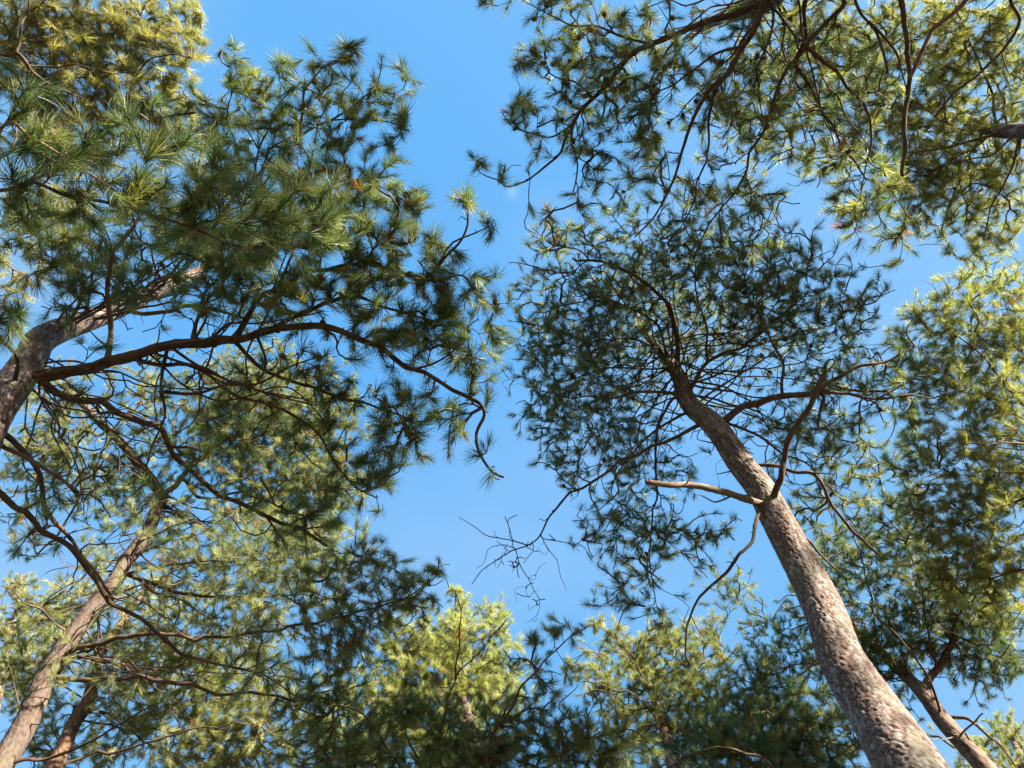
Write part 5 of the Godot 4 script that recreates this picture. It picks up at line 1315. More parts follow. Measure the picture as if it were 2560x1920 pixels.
	clump(t, 3.3, 11.6, 1.91, 0.44, 0.22, 63)
	clump(t, 3.4, 11.2, 0.45, 0.39, 0.19, 40)
	clump(t, 5.49, 10.2, -0.32, 0.2, 0.1, 17)
	grow(t)

	t = pine("bushy pine at the right edge, sunlit on top and dark blue-green below", 19, Vector3(3.85, 0, -2.49), {"gold": Color(0.36, 0.38, 0.18), "lush": 0.35, "cones": 14, "warm": 0.8, "green": Color(0.122, 0.188, 0.079)})
	trunk(t, [[3.85, -0.05, -2.49, 0.163], [4.45, 2.96, -2.62, 0.15], [5.36, 7.4, -2.82, 0.13], [6.18, 8.8, -2.99, 0.11], [6.9, 10.2, -3.05, 0.08], [7.54, 11.6, -2.95, 0.045], [8.08, 12.8, -2.8, 0.01]], 16, 0.1, 10)
	branch(t, 0.026, 0.006, [[6.32, 9.1, -3.01], [6.13, 9.6, -3.21], [5.77, 9.8, -3.41], [5.46, 10, -3.72], [5.12, 10.2, -4.05]])
	branch(t, 0.026, 0.006, [[6.8, 10, -3.03], [6.51, 10.4, -2.83], [6.06, 10.6, -2.36], [5.66, 10.8, -1.89], [5.34, 11, -1.58]])
	branch(t, 0.024, 0.006, [[6.99, 10.4, -3.03], [6.57, 10.7, -2.68], [6.14, 10.77, -2.52], [5.47, 10.83, -2.36], [5.01, 10.9, -2.14]])
	branch(t, 0.021, 0.005, [[6.53, 9.5, -3.01], [6.28, 9.9, -2.89], [5.81, 10, -2.81], [5.34, 10.1, -2.84], [5.09, 10.2, -2.99]], Color(0.26, 0.18, 0.13))
	branch(t, 0.026, 0.006, [[6.07, 8.6, -3.01], [6.18, 9.2, -3.69], [5.87, 9.4, -4.01], [5.51, 9.6, -4.23], [5.18, 9.8, -4.45]])
	branch(t, 0.017, 0.005, [[7.24, 11, -2.96], [6.83, 11.4, -2.14], [6.51, 11.6, -1.56], [6.39, 11.8, -1.16]])
	branch(t, 0.014, 0.004, [[7.46, 11.41, -2.97], [6.51, 10.94, -2.99], [5.61, 10.6, -3.16], [4.93, 10.21, -3.29]])
	branch(t, 0.01, 0.004, [[6.63, 9.63, -3.04], [6.44, 9.89, -3.06], [6.32, 10.3, -3.14], [6.08, 10.47, -3.09]])
	branch(t, 0.016, 0.004, [[7.12, 10.66, -3.03], [6.41, 10.38, -3.28], [6.13, 10.25, -3.93], [5.61, 10.08, -3.79]])
	branch(t, 0.011, 0.004, [[7.11, 10.64, -3.03], [6.68, 10.77, -2.76], [6.26, 10.94, -2.6], [5.78, 11.04, -2.17]])
	branch(t, 0.011, 0.004, [[6.54, 9.46, -3.04], [6.22, 9.75, -3.4], [5.79, 9.85, -3.99], [5.36, 10.08, -4.2]])
	branch(t, 0.011, 0.004, [[6.7, 9.79, -3.05], [6.57, 10.2, -2.81], [6.75, 10.63, -2.72], [6.36, 10.81, -2.35]])
	branch(t, 0.011, 0.004, [[7.53, 11.59, -2.95], [6.98, 11.47, -3.13], [6.49, 11.17, -3], [6.01, 11.18, -2.93]])
	branch(t, 0.014, 0.004, [[6.35, 9.1, -3.02], [6.35, 9.66, -3.16], [6.44, 10.16, -3.32], [6.18, 10.6, -3.28]])
	branch(t, 0.014, 0.004, [[6.87, 10.14, -3.05], [6.39, 10.23, -2.97], [6.07, 10.21, -2.94], [5.6, 10.33, -2.95]])
	branch(t, 0.016, 0.004, [[6.69, 9.76, -3.05], [6.48, 10.04, -3.01], [6.02, 10.09, -2.84], [5.83, 10.35, -2.82]])
	branch(t, 0.015, 0.004, [[7.1, 10.61, -3.03], [6.68, 10.64, -2.61], [6.7, 10.99, -2.3], [6.3, 10.78, -1.82]])
	branch(t, 0.015, 0.004, [[6.39, 9.18, -3.02], [5.97, 9.6, -3.09], [5.85, 9.97, -3.13], [5.5, 10.27, -3.27]])
	branch(t, 0.01, 0.004, [[6.62, 9.63, -3.04], [6.38, 10.1, -2.82], [5.88, 10.57, -2.48], [5.41, 10.89, -2.21]])
	branch(t, 0.016, 0.004, [[7.26, 10.96, -3.01], [6.96, 10.65, -3.63], [6.4, 10.4, -3.89], [5.99, 10.14, -4.29]])
	clump(t, 4.98, 10.8, -2.71, 0.35, 0.14, 51)
	clump(t, 4.89, 10.6, -3.25, 0.34, 0.14, 50)
	clump(t, 5.09, 10.9, -2.26, 0.4, 0.16, 86)
	clump(t, 4.96, 11.1, -1.83, 0.29, 0.12, 45)
	clump(t, 5.06, 10.4, -3.24, 0.34, 0.13, 31)
	clump(t, 4.95, 10.3, -3.61, 0.28, 0.11, 21)
	clump(t, 5.25, 10.5, -2.98, 0.39, 0.16, 56)
	clump(t, 5.51, 10.1, -3.65, 0.55, 0.22, 136)
	clump(t, 6.41, 11.3, -1.75, 0.47, 0.19, 101)
	clump(t, 6.03, 10.3, -3.02, 0.39, 0.15, 67)
	clump(t, 5.01, 9.9, -4.39, 0.33, 0.13, 39)
	clump(t, 5.72, 9.6, -4.17, 0.32, 0.13, 45)
	clump(t, 5.73, 11.2, -1.56, 0.64, 0.26, 223)
	clump(t, 5.38, 11, -1.93, 0.58, 0.23, 166)
	clump(t, 6.16, 11.1, -2.07, 0.7, 0.28, 267)
	clump(t, 6, 10.6, -2.65, 0.68, 0.27, 248)
	clump(t, 5.59, 10.7, -2.56, 0.51, 0.2, 118)
	clump(t, 5.62, 10.3, -3.2, 0.61, 0.24, 201)
	clump(t, 6.51, 11.6, -1.2, 0.36, 0.14, 65)
	clump(t, 6.03, 11.5, -1.18, 0.3, 0.12, 36)
	clump(t, 4.92, 11.1, -1.54, 0.2, 0.08, 17)
	clump(t, 5.3, 11.2, -1.38, 0.23, 0.09, 22)
	clump(t, 5.27, 10.1, -3.89, 0.55, 0.22, 152)
	clump(t, 5.59, 9.8, -3.92, 0.54, 0.21, 155)
	clump(t, 5.28, 9.8, -4.39, 0.54, 0.22, 147)
	clump(t, 5.66, 9.6, -4.52, 0.43, 0.17, 91)
	clump(t, 4.9, 10.2, -3.63, 0.28, 0.11, 28)
	clump(t, 4.9, 10.2, -3.87, 0.25, 0.1, 26)
	clump(t, 5.09, 10.7, -2.68, 0.34, 0.14, 26)
	clump(t, 5.91, 10.1, -3.41, 0.44, 0.17, 103)
	clump(t, 4.71, 10.9, -1.97, 0.29, 0.11, 18)
	clump(t, 5.08, 10, -4.14, 0.33, 0.13, 49)
	grow(t)

	t = pine("forked pine beside the thick trunk at lower right, splitting into two stems", 20, Vector3(5.58, 0, -6.41), {"tuft": 0.9, "pale": Color(0.165, 0.125, 0.108), "lush": 0.25, "cones": 80, "warm": 0.25, "green": Color(0.062, 0.125, 0.085)})
	trunk(t, [[5.58, -0.05, -6.41, 0.131], [5.43, 3.52, -6.31, 0.121], [5.21, 8.8, -6.15, 0.105], [5.16, 9.2, -6.12, 0.1], [5.11, 9.5, -6.08, 0.098], [5.09, 9.9, -6.02, 0.092], [5.09, 10.2, -6.05, 0.075], [4.96, 10.7, -6, 0.062], [4.84, 11, -5.94, 0.055], [4.76, 11.4, -5.9, 0.045], [4.72, 11.8, -5.84, 0.035], [4.7, 12.3, -5.73, 0.015]], 32, 0.04, 17, Color(0.15, 0.095, 0.07))
	branch(t, 0.053, 0.031, [[5.09, 9.9, -6.02], [5.26, 10.1, -5.94], [5.51, 10.26, -5.75], [5.69, 10.42, -5.59], [5.72, 10.58, -5.35], [5.75, 10.74, -5.27], [5.73, 10.9, -4.65]])
	branch(t, 0.024, 0.009, [[5.13, 9.5, -6.11], [5.31, 9.4, -6], [5.31, 9.2, -5.93], [5.46, 9, -6], [5.53, 8.8, -6.15]])
	branch(t, 0.015, 0.008, [[5.13, 9.2, -6.07], [5.19, 9.1, -5.83], [5.23, 9, -5.61]], Color(0.135, 0.10, 0.078))
	branch(t, 0.01, 0.005, [[5.01, 9.1, -6.04], [4.82, 9.05, -5.97], [4.68, 9, -5.95]], Color(0.135, 0.10, 0.078))
	branch(t, 0.019, 0.005, [[5.23, 9.7, -6.06], [4.95, 9.6, -5.63], [4.75, 9.7, -5.34], [4.59, 9.8, -5.12], [4.33, 9.9, -4.87], [4.31, 10, -4.64], [4.14, 10.1, -4.08], [4.09, 10.2, -3.81]])
	branch(t, 0.019, 0.004, [[5.37, 10.2, -5.81], [5.28, 10.4, -5.25], [5.13, 10.5, -4.7], [5.01, 10.6, -4.32], [4.75, 10.7, -3.99], [4.59, 10.8, -3.89]])
	branch(t, 0.012, 0.004, [[5.69, 10.4, -5.63], [5.47, 10.33, -5.66], [5.2, 10.27, -5.69], [5, 10.2, -5.57]], Color(0.24, 0.17, 0.11))
	branch(t, 0.021, 0.006, [[5.62, 10.5, -5.16], [5.9, 10.53, -4.98], [6.2, 10.57, -4.87], [6.49, 10.6, -4.69]])
	branch(t, 0.021, 0.006, [[5.62, 10.4, -5.33], [5.98, 10.4, -5.23], [6.3, 10.4, -5.04]])
	branch(t, 0.021, 0.006, [[4.87, 10.9, -5.95], [4.59, 10.8, -6.1], [4.19, 10.73, -6.12], [3.67, 10.67, -6.15], [3.29, 10.6, -6.31]])
	branch(t, 0.019, 0.006, [[5.06, 10.5, -6.04], [4.62, 10.3, -6.17], [4.11, 10.2, -6.24], [3.59, 10.1, -6.1]])
	branch(t, 0.013, 0.004, [[4.93, 10.79, -5.99], [4.7, 10.75, -5.73], [4.75, 10.89, -6.14], [4.64, 10.79, -5.8]])
	branch(t, 0.014, 0.004, [[5.04, 10.42, -6.03], [4.97, 10.53, -6.26], [4.32, 10.34, -6.06], [4.38, 10.57, -6.11]])
	branch(t, 0.013, 0.004, [[4.92, 10.81, -5.98], [4.6, 10.77, -5.65], [4.63, 11.05, -5.59], [4.32, 10.94, -5.06]])
	branch(t, 0.01, 0.004, [[4.88, 10.91, -5.96], [4.56, 10.81, -5.79], [4.41, 10.83, -5.87], [4.07, 10.66, -5.86]])
	branch(t, 0.008, 0.004, [[4.92, 10.82, -5.98], [4.87, 10.93, -5.49], [4.6, 10.81, -4.97], [4.43, 10.94, -4.75]])
	branch(t, 0.011, 0.004, [[4.85, 10.98, -5.94], [4.86, 10.98, -5.83], [4.93, 11.21, -5.81], [5.08, 11.02, -5.58]])
	branch(t, 0.009, 0.004, [[4.74, 11.68, -5.86], [4.24, 11.26, -5.74], [4.01, 11.28, -6.23], [3.65, 11.04, -6.05]])
	branch(t, 0.013, 0.004, [[4.76, 11.58, -5.87], [4.4, 11.42, -6], [4.41, 11.03, -5.93], [4.22, 10.97, -6.33]])
	branch(t, 0.011, 0.004, [[4.86, 10.95, -5.95], [4.85, 10.95, -6.18], [4.93, 11.05, -6.48], [4.67, 11, -6.47]])
	branch(t, 0.009, 0.004, [[5.09, 10.2, -6.05], [4.87, 10.47, -6.13], [4.8, 10.77, -6.22], [4.3, 10.82, -6.37]])
	branch(t, 0.01, 0.004, [[5.06, 10.33, -6.04], [4.87, 10.35, -6.12], [4.59, 10.46, -5.85], [4.56, 10.65, -5.98]])
	branch(t, 0.009, 0.004, [[4.95, 10.73, -6], [4.95, 10.76, -5.72], [4.96, 11.09, -5.37], [4.93, 11.06, -5.04]])
	branch(t, 0.009, 0.004, [[5.08, 10.26, -6.04], [5.05, 10.39, -5.78], [4.98, 10.41, -5.67], [4.97, 10.83, -5.35]])
	branch(t, 0.011, 0.004, [[4.81, 11.24, -5.92], [4.78, 11.13, -5.83], [5.02, 11.13, -5.88], [4.68, 10.93, -5.64]])
	branch(t, 0.012, 0.004, [[4.93, 10.78, -5.99], [5.1, 10.9, -5.89], [5.14, 11.03, -5.42], [5.32, 11.1, -5.2]])
	branch(t, 0.009, 0.004, [[5.07, 10.26, -6.04], [5.1, 10.38, -5.57], [5.34, 10.85, -5.04], [5.36, 10.82, -4.72]])
	branch(t, 0.009, 0.004, [[5.08, 10.25, -6.04], [4.91, 10.52, -6.21], [4.48, 10.24, -5.99], [4.45, 10.6, -6.34]])
	branch(t, 0.01, 0.004, [[5.05, 10.35, -6.04], [4.67, 10.65, -6.13], [4.31, 11.03, -6.12], [3.8, 10.97, -6.13]])
	branch(t, 0.014, 0.004, [[5.59, 10.38, -5.47], [5.67, 10.33, -5.53], [5.88, 10.41, -5.7], [6.02, 10.54, -5.76]])
	branch(t, 0.009, 0.004, [[5.68, 10.59, -5.16], [5.38, 10.59, -5.13], [5.37, 11.01, -5.52], [5.16, 10.98, -5.41]])
	branch(t, 0.012, 0.004, [[5.67, 10.51, -5.29], [5.57, 10.43, -5.3], [5.31, 10.62, -5.46], [5.4, 10.74, -5.61]])
	branch(t, 0.014, 0.004, [[5.68, 10.57, -5.19], [5.69, 10.54, -5.18], [5.85, 10.73, -5.04], [5.86, 10.7, -4.93]])
	branch(t, 0.011, 0.004, [[5.68, 10.61, -5.13], [5.81, 10.71, -5.3], [6.04, 10.75, -5.48], [6.17, 10.71, -5.69]])
	branch(t, 0.013, 0.004, [[5.7, 10.74, -4.92], [5.62, 10.57, -5.04], [5.86, 10.75, -5.49], [5.88, 10.57, -5.65]])
	branch(t, 0.009, 0.004, [[5.72, 10.88, -4.69], [5.6, 10.79, -4.83], [5.58, 10.69, -4.73], [5.63, 10.72, -5.09]])
	branch(t, 0.008, 0.004, [[5.48, 10.21, -5.7], [5.27, 10.47, -5.5], [5.3, 10.57, -5.43], [5.22, 10.8, -5.07]])
	branch(t, 0.013, 0.004, [[5.72, 10.85, -4.73], [5.57, 10.89, -5.1], [5.45, 10.8, -5.31], [5.41, 10.91, -5.38]])
	branch(t, 0.014, 0.004, [[5.57, 10.35, -5.51], [5.47, 10.45, -5.49], [5.94, 10.66, -5.56], [5.85, 10.88, -5.74]])
	branch(t, 0.013, 0.004, [[5.71, 10.81, -4.8], [5.7, 10.67, -4.95], [5.83, 10.5, -5.07], [5.76, 10.42, -5.37]])
	branch(t, 0.012, 0.004, [[5.71, 10.78, -4.85], [5.93, 10.68, -5.31], [6.08, 10.57, -5.56], [5.89, 10.23, -5.66]])
	clump(t, 4.56, 11.2, -4.8, 0.5, 0.38, 121)
	clump(t, 4.89, 11.1, -4.28, 0.49, 0.37, 116)
	clump(t, 5.15, 11, -3.78, 0.36, 0.27, 49)
	clump(t, 4.73, 11.2, -3.53, 0.37, 0.28, 43)
	clump(t, 5.12, 11.2, -3.21, 0.3, 0.23, 24)
	clump(t, 4.37, 11.4, -5.25, 0.45, 0.34, 98)
	clump(t, 5.17, 10.9, -4.32, 0.48, 0.36, 111)
	clump(t, 5.47, 10.7, -5.55, 0.55, 0.41, 184)
	clump(t, 6.08, 10.6, -5.15, 0.54, 0.4, 195)
	clump(t, 4.86, 10.6, -5.97, 0.49, 0.37, 160)
	clump(t, 4.23, 11.3, -5.55, 0.45, 0.34, 97)
	clump(t, 4.34, 10, -6.43, 0.41, 0.31, 79)
	clump(t, 6.27, 10.1, -5.7, 0.29, 0.22, 40)
	clump(t, 5.93, 10.5, -5.76, 0.48, 0.36, 141)
	clump(t, 5.23, 10.8, -5.2, 0.67, 0.51, 244)
	clump(t, 4.6, 10.8, -4.47, 0.54, 0.41, 118)
	clump(t, 4.81, 10.8, -5.27, 0.55, 0.41, 185)
	clump(t, 5.66, 10.6, -5.15, 0.6, 0.45, 241)
	clump(t, 6.09, 10.4, -5.63, 0.6, 0.45, 215)
	clump(t, 4.21, 11, -5.94, 0.57, 0.43, 175)
	clump(t, 3.6, 10.6, -6.24, 0.55, 0.42, 186)
	clump(t, 4.6, 10.8, -6.24, 0.63, 0.47, 291)
	clump(t, 5.26, 10.7, -5.89, 0.49, 0.37, 163)
	clump(t, 6.4, 10.5, -5.29, 0.36, 0.27, 69)
	clump(t, 3.68, 11.1, -6.01, 0.45, 0.34, 81)
	clump(t, 5.9, 10, -5.96, 0.29, 0.22, 28)
	clump(t, 6.24, 10.2, -5.83, 0.29, 0.22, 35)
	clump(t, 4.5, 11.4, -5.32, 0.52, 0.39, 109)
	clump(t, 5.33, 10.9, -4.65, 0.43, 0.32, 74)
	clump(t, 5.72, 10.6, -6.04, 0.31, 0.23, 50)
	clump(t, 4.73, 10.2, -6.51, 0.42, 0.31, 94)
	clump(t, 3.12, 11, -5.73, 0.38, 0.28, 48)
	clump(t, 2.89, 11, -5.17, 0.37, 0.28, 47)
	grow(t)

	t = pine("bright yellow-green pine with a pointed top at the bottom centre, in full sun", 21, Vector3(0.11, 0, -8.61), {"pale": Color(0.075, 0.053, 0.038), "lush": 0.45, "cones": 8, "warm": 0.85, "green": Color(0.158, 0.217, 0.079), "gold": Color(0.38, 0.42, 0.2)})
	trunk(t, [[0.11, -0.05, -8.61, 0.112], [-0.1, 3.84, -8.11, 0.103], [-0.41, 9.6, -7.38, 0.09], [-0.53, 10.4, -7.09, 0.075], [-0.69, 11, -6.82, 0.06], [-0.8, 11.8, -6.61, 0.04], [-0.88, 12.5, -6.4, 0.02], [-0.93, 13.1, -6.26, 0.006]], 16, 0.08, 12)
	branch(t, 0.015, 0.004, [[-0.6, 10.6, -6.96], [-0.95, 11, -6.82], [-1.22, 11.2, -6.59], [-1.51, 11.4, -6.5]], Color(0.24, 0.15, 0.09))
	branch(t, 0.014, 0.004, [[-0.67, 11, -6.89], [-0.44, 11.4, -6.65], [-0.31, 11.6, -6.32], [-0.28, 11.8, -6.07]])
	branch(t, 0.015, 0.004, [[-0.51, 10.3, -7.08], [-1.04, 10.6, -7.18], [-1.56, 10.7, -7.03], [-1.95, 10.8, -6.89]])
	branch(t, 0.006, 0.004, [[-0.78, 11.67, -6.65], [-1, 11.65, -6.74], [-1.09, 11.54, -7.01], [-1.18, 11.1, -6.98]])
	branch(t, 0.01, 0.004, [[-0.79, 11.69, -6.64], [-1, 11.39, -6.86], [-0.94, 11.36, -7.7], [-1.39, 11.07, -7.74]])
	branch(t, 0.009, 0.004, [[-0.64, 10.81, -6.91], [-0.36, 10.96, -6.88], [-0.05, 11.37, -6.97], [-0.02, 11.5, -6.96]])
	branch(t, 0.009, 0.004, [[-0.66, 10.89, -6.87], [-0.46, 11.06, -6.74], [-0.33, 11.46, -6.89], [-0.18, 11.55, -6.64]])
	branch(t, 0.01, 0.004, [[-0.6, 10.69, -6.97], [-0.38, 10.93, -7.03], [0.01, 11.1, -6.66], [0.04, 11.42, -6.73]])
	branch(t, 0.008, 0.004, [[-0.69, 11.05, -6.81], [-0.61, 11.16, -6.65], [-0.42, 11.19, -6.51], [-0.2, 11.21, -6.4]])
	branch(t, 0.008, 0.004, [[-0.74, 11.35, -6.74], [-0.68, 11.29, -6.68], [-0.8, 11.46, -6.96], [-0.73, 11.43, -7.12]])
	branch(t, 0.01, 0.004, [[-0.7, 11.12, -6.79], [-0.81, 10.89, -6.79], [-1.14, 11.04, -6.88], [-1.25, 10.88, -7.07]])
	branch(t, 0.009, 0.004, [[-0.74, 11.36, -6.73], [-1.05, 11.17, -6.84], [-1.29, 10.83, -6.86], [-1.58, 10.93, -7.07]])
	branch(t, 0.01, 0.004, [[-0.68, 10.97, -6.83], [-0.65, 11.01, -6.92], [-1.13, 11.42, -7.4], [-1.21, 11.49, -7.14]])
	branch(t, 0.009, 0.004, [[-0.66, 10.92, -6.86], [-0.74, 10.94, -6.79], [-0.96, 10.9, -6.82], [-0.98, 11.05, -7.03]])
	branch(t, 0.007, 0.004, [[-0.79, 11.73, -6.63], [-0.99, 11.55, -6.89], [-0.97, 11.25, -6.88], [-1.32, 10.7, -6.8]])
	clump(t, -1.6, 11.6, -6.63, 0.48, 0.2, 146)
	clump(t, -1.97, 10.9, -7.04, 0.52, 0.22, 171)
	clump(t, -1.91, 11.8, -6.61, 0.28, 0.12, 36)
	clump(t, -0.11, 11.2, -6.96, 0.4, 0.17, 92)
	clump(t, -2.57, 10.7, -7.03, 0.44, 0.19, 103)
	clump(t, -2.15, 10.4, -7.38, 0.5, 0.21, 144)
	clump(t, -0.92, 10.6, -7.4, 0.57, 0.24, 190)
	clump(t, -1.06, 11.6, -6.71, 0.54, 0.23, 174)
	clump(t, -0.37, 11.3, -6.88, 0.53, 0.22, 166)
	clump(t, -1.64, 11.3, -6.88, 0.4, 0.17, 93)
	clump(t, -2.43, 11, -6.82, 0.32, 0.14, 43)
	clump(t, -0.9, 12.8, -6.26, 0.15, 0.06, 23, 0)
	clump(t, -0.77, 12.5, -6.32, 0.19, 0.08, 29, 0)
	clump(t, -0.99, 12, -6.5, 0.49, 0.21, 197)
	clump(t, -0.32, 12.1, -6.25, 0.31, 0.13, 78)
	clump(t, -0.14, 11.8, -6.37, 0.23, 0.1, 38)
	clump(t, -1.38, 11.7, -6.54, 0.41, 0.17, 128)
	clump(t, -0.65, 11.6, -6.71, 0.68, 0.29, 380)
	clump(t, -0.18, 11.5, -6.64, 0.34, 0.14, 73)
	clump(t, -1.23, 11.2, -6.89, 0.63, 0.26, 322)
	clump(t, -1.7, 10.8, -7.11, 0.51, 0.22, 184)
	clump(t, -0.63, 11, -7.12, 0.65, 0.27, 348)
	clump(t, -2.13, 10.9, -6.89, 0.32, 0.13, 60)
	clump(t, -1.41, 10.5, -7.31, 0.56, 0.24, 204)
	clump(t, -2.01, 11.2, -6.66, 0.33, 0.14, 50)
	clump(t, -1.63, 11.9, -6.28, 0.35, 0.15, 70)
	clump(t, -2.34, 10.5, -7.1, 0.37, 0.16, 65)
	grow(t)

	t = pine("nearer dark pine, its thin bough curving up in front of the bright pointed top", 22, Vector3(-0.09, 0, -4.3), {"lush": 0.4, "cones": 20, "warm": 0.3, "green": Color(0.083, 0.145, 0.066)})
	trunk(t, [[-0.09, -0.05, -4.3, 0.125], [-0.18, 2.24, -4.66, 0.115], [-0.3, 5.6, -5.2, 0.1], [-0.39, 6.5, -5.62, 0.085], [-0.5, 7.2, -5.7, 0.065], [-0.58, 7.8, -5.83, 0.04], [-0.67, 8.3, -5.95, 0.015]], 16, 0.08, 12)
	branch(t, 0.022, 0.005, [[-0.47, 7.1, -5.75], [-0.28, 7.5, -5.24], [-0.21, 7.8, -4.99], [-0.02, 7.87, -4.74], [0.14, 7.93, -4.46], [0.27, 8, -4.34], [0.43, 8.07, -4.19], [0.58, 8.13, -4.1], [0.75, 8.2, -4.04]])
	branch(t, 0.009, 0.004, [[0.24, 8, -4.37], [0.15, 8.07, -4.33], [-0, 8.13, -4.36], [-0.09, 8.2, -4.27]])
	branch(t, 0.015, 0.004, [[-0.58, 7.8, -5.83], [-0.68, 8, -5.47], [-0.68, 8.1, -4.92], [-0.61, 8.2, -4.7], [-0.38, 8.3, -4.41], [-0.17, 8.4, -4.23], [-0.05, 8.5, -4.12]])
	branch(t, 0.01, 0.004, [[-0.55, 8.2, -4.63], [-0.53, 8.33, -4.31], [-0.52, 8.47, -4.03], [-0.56, 8.6, -3.9]])
	branch(t, 0.019, 0.005, [[-0.5, 7.3, -5.7], [-0.91, 7.8, -5.51], [-1.24, 8, -5.15], [-1.49, 8.2, -5], [-1.82, 8.4, -5.09]])
	branch(t, 0.021, 0.005, [[-0.42, 7, -5.74], [0.1, 7.5, -5.34], [0.55, 7.9, -5.18], [1.03, 8.2, -5.16]])
	branch(t, 0.017, 0.005, [[-0.54, 7.5, -5.75], [-0.83, 7.9, -5.49], [-1.04, 8.2, -5.26], [-1.17, 8.5, -5.11]])
	clump(t, -0.95, 8.2, -5.1, 0.37, 0.28, 70)
	clump(t, 0.06, 7.9, -5.18, 0.4, 0.3, 102)
	clump(t, -1.74, 8, -5.37, 0.32, 0.24, 51)
	clump(t, 0.8, 7.8, -5.2, 0.35, 0.26, 79)
	clump(t, -0.47, 7.9, -5.23, 0.4, 0.3, 82)
	clump(t, -0.21, 8, -5.15, 0.4, 0.3, 94)
	clump(t, 0.24, 8.1, -5.02, 0.36, 0.27, 84)
	clump(t, 0.69, 8, -5.1, 0.4, 0.3, 104)
	clump(t, 0.4, 8.2, -4.63, 0.23, 0.17, 23)
	clump(t, 0.4, 8.3, -4.14, 0.12, 0.09, 11, 0)
	clump(t, 0.2, 8.3, -4.26, 0.09, 0.07, 7, 0)
	clump(t, 0.66, 8.2, -4.12, 0.12, 0.09, 8)
	clump(t, 0.11, 8.2, -4.43, 0.16, 0.12, 12)
	clump(t, -1.95, 8.5, -5.33, 0.34, 0.25, 58)
	clump(t, -1.56, 8.2, -5.37, 0.37, 0.28, 88)
	clump(t, -0.8, 8.1, -5.34, 0.41, 0.31, 98)
	clump(t, -1.16, 8.4, -5.15, 0.28, 0.21, 36)
	clump(t, -1.25, 8, -5.37, 0.36, 0.27, 76)
	clump(t, 1.04, 7.9, -5.18, 0.31, 0.23, 56)
	clump(t, -0.58, 8.2, -5.1, 0.28, 0.21, 25)
	clump(t, -2.11, 8.2, -5.42, 0.28, 0.21, 30)
	clump(t, -0.29, 7.8, -5.25, 0.39, 0.3, 90)
	clump(t, 0.41, 7.8, -5.25, 0.35, 0.26, 71)
	grow(t)

	t = pine("sunlit pine below the hanging bare twigs, right of the bright pointed top", 23, Vector3(2.05, 0, -9.05), {"lush": 0.4, "cones": 14, "warm": 0.62, "green": Color(0.139, 0.198, 0.079)})
	trunk(t, [[2.05, -0.05, -9.05, 0.138], [2.04, 3.68, -8.34, 0.127], [2.03, 9.2, -7.27, 0.11], [2.02, 9.8, -6.94, 0.095], [2.03, 10.1, -6.92, 0.085], [2.01, 10.5, -6.88, 0.07], [1.94, 11.2, -6.81, 0.05], [1.78, 11.9, -6.75, 0.03], [1.43, 12.6, -6.71, 0.006]], 20, 0.06, 12, Color(0.17, 0.11, 0.075))
	branch(t, 0.021, 0.007, [[2.03, 10, -6.9], [1.95, 10.4, -6.8], [1.75, 10.5, -6.56], [1.39, 10.6, -6.46], [0.96, 10.7, -6.39]])
	branch(t, 0.015, 0.004, [[1.97, 11, -6.82], [1.85, 11.3, -6.66], [1.6, 11.47, -6.35], [1.38, 11.63, -6.23], [1.26, 11.8, -6.22]])
	branch(t, 0.017, 0.005, [[2.02, 9.9, -6.96], [2.42, 10.4, -6.94], [2.73, 10.7, -6.74], [2.91, 11, -6.45]])
	branch(t, 0.015, 0.005, [[2.02, 9.8, -6.94], [1.73, 9.9, -7.1], [1.31, 9.9, -7.06]], Color(0.28, 0.19, 0.12))
	clump(t, 1.29, 12, -6.33, 0.14, 0.07, 21, 0)
	clump(t, 1.6, 11.7, -6.46, 0.34, 0.17, 90)
	clump(t, 2.19, 11.6, -6.32, 0.37, 0.19, 97)
	clump(t, 2.47, 11.3, -6.5, 0.53, 0.26, 215)
	clump(t, 1.15, 11.3, -6.5, 0.29, 0.15, 48)
	clump(t, 1.24, 10.9, -6.67, 0.38, 0.19, 92)
	clump(t, 1.92, 11.1, -6.74, 0.62, 0.31, 296)
	clump(t, 2.6, 10.7, -6.74, 0.57, 0.28, 247)
	clump(t, 1.89, 10.5, -7.02, 0.56, 0.28, 219)
	clump(t, 2.99, 11.3, -6.36, 0.26, 0.13, 39)
	clump(t, 0.82, 11.3, -6.66, 0.2, 0.1, 22)
	clump(t, 2.4, 10.3, -7.01, 0.49, 0.24, 149)
	clump(t, 1.4, 10.6, -7.03, 0.38, 0.19, 69)
	clump(t, 2.85, 11.6, -6.1, 0.27, 0.13, 25)
	clump(t, 1.93, 11.6, -6.71, 0.34, 0.17, 81)
	grow(t)

	t = pine("dark blue-green pine low behind the thick trunk, left of its foot", 24, Vector3(2.04, 0, -5.33), {"lush": 0.6, "cones": 10, "warm": 0.15, "green": Color(0.055, 0.12, 0.085)})
	trunk(t, [[2.04, -0.05, -5.33, 0.15], [2.31, 2.88, -5.58, 0.138], [2.7, 7.2, -5.95, 0.12], [2.96, 8.2, -6.2, 0.1], [3.18, 9.2, -6.37, 0.075], [3.36, 10.2, -6.51, 0.045], [3.54, 11, -6.67, 0.01]], 16, 0.08, 12)
	branch(t, 0.022, 0.006, [[3.01, 8.4, -6.21], [2.72, 8.8, -6.16], [2.33, 8.9, -6], [1.93, 9, -6.2]])
	branch(t, 0.022, 0.006, [[2.95, 8.1, -6.16], [2.86, 8.5, -6.01], [2.41, 8.53, -5.7], [1.93, 8.57, -5.75], [1.65, 8.6, -5.98]])
	branch(t, 0.017, 0.005, [[3.19, 9.3, -6.39], [2.9, 9.7, -6.33], [2.61, 9.9, -6.28]])
	branch(t, 0.017, 0.005, [[3.18, 9.2, -6.37], [3.64, 9.6, -6.18], [3.97, 9.9, -6.02]])
